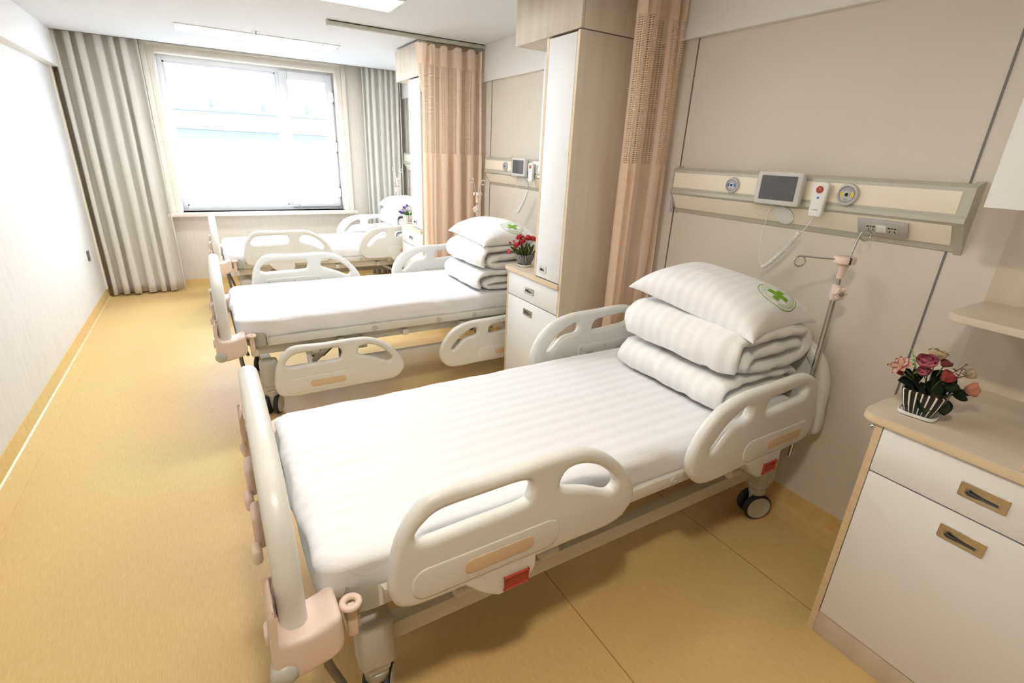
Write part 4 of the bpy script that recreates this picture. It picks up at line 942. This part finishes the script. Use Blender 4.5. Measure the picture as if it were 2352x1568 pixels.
def bloom(kind, r, seed):
    rd = random.Random(seed); bm = B()
    lay = {'rose': ((6, 1.0, .42), (6, .92, .75), (5, .78, 1.0), (5, .58, 1.22), (4, .38, 1.38)), 'open': ((6, 1.05, .30), (5, .95, .62), (4, .62, 1.05), (3, .4, 1.3)), 'lily': ((6, 1.15, .75), (4, 1.0, 1.05)),
           'carnation': ((9, .95, .25), (9, .95, .55), (8, .9, .85), (7, .85, 1.1), (5, .8, 1.3)), 'iris': ((3, 1.1, .05), (3, 1.0, 1.1), (2, .7, .7)), 'bud': ((4, 1.0, 1.1), (3, .95, 1.3))}[kind]
    for li, (n, s, el) in enumerate(lay):
        for k in range(n):
            a = 2*PI*k/n+li*.6+rd.uniform(-.12, .12); e = el+rd.uniform(-.1, .1); L = r*s*rd.uniform(.92, 1.08)
            wd = r*(.50 if kind in ('rose', 'open') else .30 if kind == 'lily' else .34)*s
            M = Matrix.Translation((0, 0, -r*.35)) @ Matrix.Rotation(a, 4, 'Z') @ Matrix.Rotation(e, 4, 'X') @ Matrix.Rotation(rd.uniform(-.15, .15), 4, 'Y')
            petal_into(bm, M, L, wd, .55 if kind in ('rose', 'open', 'bud') else .25, .55 if kind in ('rose', 'open', 'bud') else rd.uniform(-.6, .2) if kind == 'iris' else (-.35 if kind == 'lily' else rd.uniform(-.3, .5)))
    if kind == 'carnation':
        for v in bm.verts:
            d = v.co.length/r; v.co += Vector((noise.noise(v.co*190/1), noise.noise(v.co*190+Vector((5, 0, 0))), noise.noise(v.co*190+Vector((0, 7, 0)))))*r*.16*d
    bmesh.ops.solidify(bm, geom=bm.faces[:], thickness=.0006)
    return bm
def leaf_mesh(L, W, bend, m, seed=0, n=8):
    bm = B(); G = []
    for i in range(n+1):
        t = i/n; wd = W*math.sin(PI*min(1, t*.97+.015))**.8; row = []
        for j in (-1, -.5, 0, .5, 1): row.append(bm.verts.new((j*wd, L*t*math.cos(bend*t), L*t*math.sin(bend*t)+.25*abs(j)*wd)))
        G.append(row)
    for a, b in zip(G, G[1:]):
        for j in range(4): bm.faces.new((a[j], a[j+1], b[j+1], b[j]))
    bmesh.ops.solidify(bm, geom=bm.faces[:], thickness=.0007); return fin(bm, 'leaf', m, 180)
def toward(d, rollang=0): return (Vector(d).normalized().to_track_quat('Z', 'Y').to_matrix().to_4x4() @ Matrix.Rotation(rollang, 4, 'Z')).to_euler()
def plant(name, label, loc, rot, pot, saucer_r, top, flowers, leaves, extras=()):
    """flowers: (kind, material, world xyz, radius); leaves: (world base xyz, world tip xyz, width, material)"""
    t = thing(name, label, 'potted flowers', loc, rot, 'potted flowers on the bedside units')
    rb, rtp, h, p, pm = pot; inv = (Matrix.Translation(loc) @ Matrix.Rotation(rot, 4, 'Z')).inverted()
    link('saucer', saucer_mesh(saucer_r, p), t); link('pot', pot_mesh(rb, rtp, h, p, pm), t, (0, 0, .0055))
    bm = B(); bm.faces.new([bm.verts.new((x, y, h*.9)) for x, y in squarish(rtp*.90, 40, p)]); part('moss', bm, SOIL, t, smooth=0)
    st = B()
    for i, (kind, fm, pos, r) in enumerate(flowers):
        q = inv @ Vector(pos); base = Vector((q.x*.15, q.y*.15, h*.88)); d = (q-base); dirv = Vector((d.x, d.y, d.z*.8)).normalized()
        fl = part('flower', bloom(kind, r, i*7+3), fm, t, q, toward(inv.to_3x3() @ (Vector((-.45, -.35, .0)))*.7+dirv if kind != 'bud' else dirv), smooth=180)
        tube(st, [base, base+(q-base)*.5+Vector((0, 0, .012)), q-dirv*r*.3], .0014, 6)
    part('stems', st, LEAF2, t, smooth=180)
    for i, (b0, tip, wd, lm) in enumerate(leaves):
        a = inv @ Vector(b0); b = inv @ Vector(tip); d = b-a; L = d.length; yv = d.normalized(); zv = (inv.to_3x3() @ Vector((-.5, -.4, .75))); xv = yv.cross(zv).normalized(); zv = xv.cross(yv)
        M = Matrix(((xv.x, yv.x, zv.x, a.x), (xv.y, yv.y, zv.y, a.y), (xv.z, yv.z, zv.z, a.z), (0, 0, 0, 1)))
        o = link('leaf', leaf_mesh(L, wd, .0, lm, i), t); o.matrix_local = M
    for nm, pts, r, m_ in extras:
        bm = B(); P = [inv @ Vector(p) for p in pts]; tube(bm, P, .001, 5); rd = random.Random(2)
        for a, b in zip(P, P[1:]):
            for f in (.25, .6, .95):
                c = a+(b-a)*f
                for s in (-1, 1):
                    d = Vector((rd.uniform(-1, 1), rd.uniform(-1, 1), rd.uniform(-.2, .8))).normalized()*s; petal_into(bm, AX(c, d) @ Matrix.Rotation(PI/2, 4, 'X'), r, r*.4, .1, .1, 3)
        part(nm, bm, m_, t, smooth=180)
    return t
ZT = .8385
c1 = (1.700, .488, .90)
plant('flower_pot', 'striped square pot of pink, cream and salmon roses on the right-edge unit', (1.700, .483, ZT), .15, (.034, .053, .074, 5, POT1), .047, None,
      [('lily', P_PEACH, (1.645, .545, .980), .030), ('open', P_PINK, (1.702, .505, .990), .040), ('rose', P_PINK, (1.686, .500, .966), .028), ('open', P_CREAM, (1.752, .505, 1.003), .038), ('rose', P_MAUVE, (1.768, .485, .984), .026),
       ('rose', P_RED, (1.738, .464, .956), .036), ('rose', P_CREAM, (1.818, .440, .960), .030), ('rose', P_SALM, (1.800, .420, .924), .036), ('bud', P_RED, (1.652, .540, .955), .019)],
      [((1.71, .495, .915), (1.660, .500, .918), 0.023, LEAF), ((1.715, .475, .890), (1.722, .472, .945), 0.026, LEAF), ((1.672, .468, .912), (1.652, .462, .866), 0.023, LEAF), ((1.695, .445, .912), (1.688, .424, .866), 0.022, LEAF), ((1.70, .51, .925), (1.642, .538, .935), 0.018, LEAF),
       ((1.745, .455, .920), (1.80, .415, .893), 0.019, LEAF), ((1.75, .46, .925), (1.825, .42, .90), .012, LEAF), ((1.70, .52, .93), (1.655, .54, .965), 0.019, LEAF), ((1.73, .49, .92), (1.775, .462, .945), 0.023, LEAF), ((1.71, .51, .93), (1.70, .53, .965), 0.020, LEAF), ((1.74, .49, .93), (1.77, .48, .965), 0.020, LEAF), ((1.71, .48, .93), (1.690, .478, .962), .020, LEAF), ((1.74, .46, .925), (1.765, .435, .935), .020, LEAF), ((1.70, .475, .92), (1.672, .485, .938), .019, LEAF), ((1.735, .47, .93), (1.755, .465, .965), .018, LEAF), ((1.75, .47, .93), (1.79, .455, .950), .018, LEAF), ((1.69, .5, .92), (1.655, .51, .945), 0.020, LEAF)],
      [('green_sprig', [(1.70, .51, .93), (1.688, .525, .98), (1.677, .545, 1.028)], .010, BRIGHTLEAF), ('berry_sprig', [(1.74, .48, .93), (1.775, .462, .965), (1.812, .448, .990)], .012, P_BURG), ('berry_sprig', [(1.74, .47, .93), (1.78, .45, .955), (1.80, .452, .975)], .011, P_BURG)])
plant('flower_pot', 'thin-striped black pot of coral carnations on the middle unit', (1.675, 2.640, ZT), .2, (.034, .053, .070, 3.4, POT2), .044, None,
      [('carnation', P_CORAL, (1.664, 2.694, 1.012), .038), ('carnation', P_CORAL, (1.666, 2.668, .988), .038), ('carnation', P_CORAL, (1.708, 2.665, 1.008), .039), ('carnation', P_CORAL, (1.634, 2.680, .966), .034), ('rose', P_ROSE, (1.590, 2.690, .925), .026), ('bud', P_ROSE, (1.604, 2.706, .975), .020), ('carnation', P_CORAL, (1.738, 2.650, 1.006), .036), ('bud', P_CORAL, (1.628, 2.700, .985), .016)],
      [((1.66, 2.65, .905), (1.600, 2.700, .955), .012, LEAF2), ((1.665, 2.645, .90), (1.645, 2.665, .955), .012, LEAF2), ((1.68, 2.64, .90), (1.69, 2.65, .985), .012, LEAF2), ((1.69, 2.63, .90), (1.735, 2.63, .975), .012, LEAF2), ((1.69, 2.63, .90), (1.715, 2.655, .98), .012, LEAF2), ((1.68, 2.64, .90), (1.665, 2.68, .98), .011, LEAF2), ((1.7, 2.62, .90), (1.74, 2.61, .94), .010, LEAF2)],
      [('white_sprig', [(1.69, 2.63, .91), (1.70, 2.63, .94), (1.69, 2.64, .965)], .008, P_CREAM), ('white_sprig', [(1.70, 2.62, .90), (1.715, 2.615, .92), (1.725, 2.62, .94)], .008, P_CREAM)])
plant('flower_pot', 'brown-striped white pot of purple and lilac flowers on the far unit', (1.645, 4.735, ZT), .1, (.034, .052, .072, 4, POT3), .045, None,
      [('iris', P_PURP, (1.585, 4.805, .935), .028), ('iris', P_LILAC, (1.604, 4.795, .962), .028), ('iris', P_PURP, (1.626, 4.80, .978), .030), ('iris', P_LILAC, (1.640, 4.77, .950), .030), ('iris', P_PURP, (1.652, 4.79, .995), .026), ('iris', P_PURP, (1.60, 4.79, .925), .022), ('iris', P_LILAC, (1.625, 4.76, .94), .024)],
      [((1.65, 4.74, .90), (1.605, 4.775, .935), .018, BRIGHTLEAF), ((1.645, 4.74, .90), (1.635, 4.75, .945), .016, BRIGHTLEAF), ((1.66, 4.73, .90), (1.68, 4.72, .945), .015, BRIGHTLEAF), ((1.645, 4.735, .90), (1.62, 4.725, .92), .014, BRIGHTLEAF)])
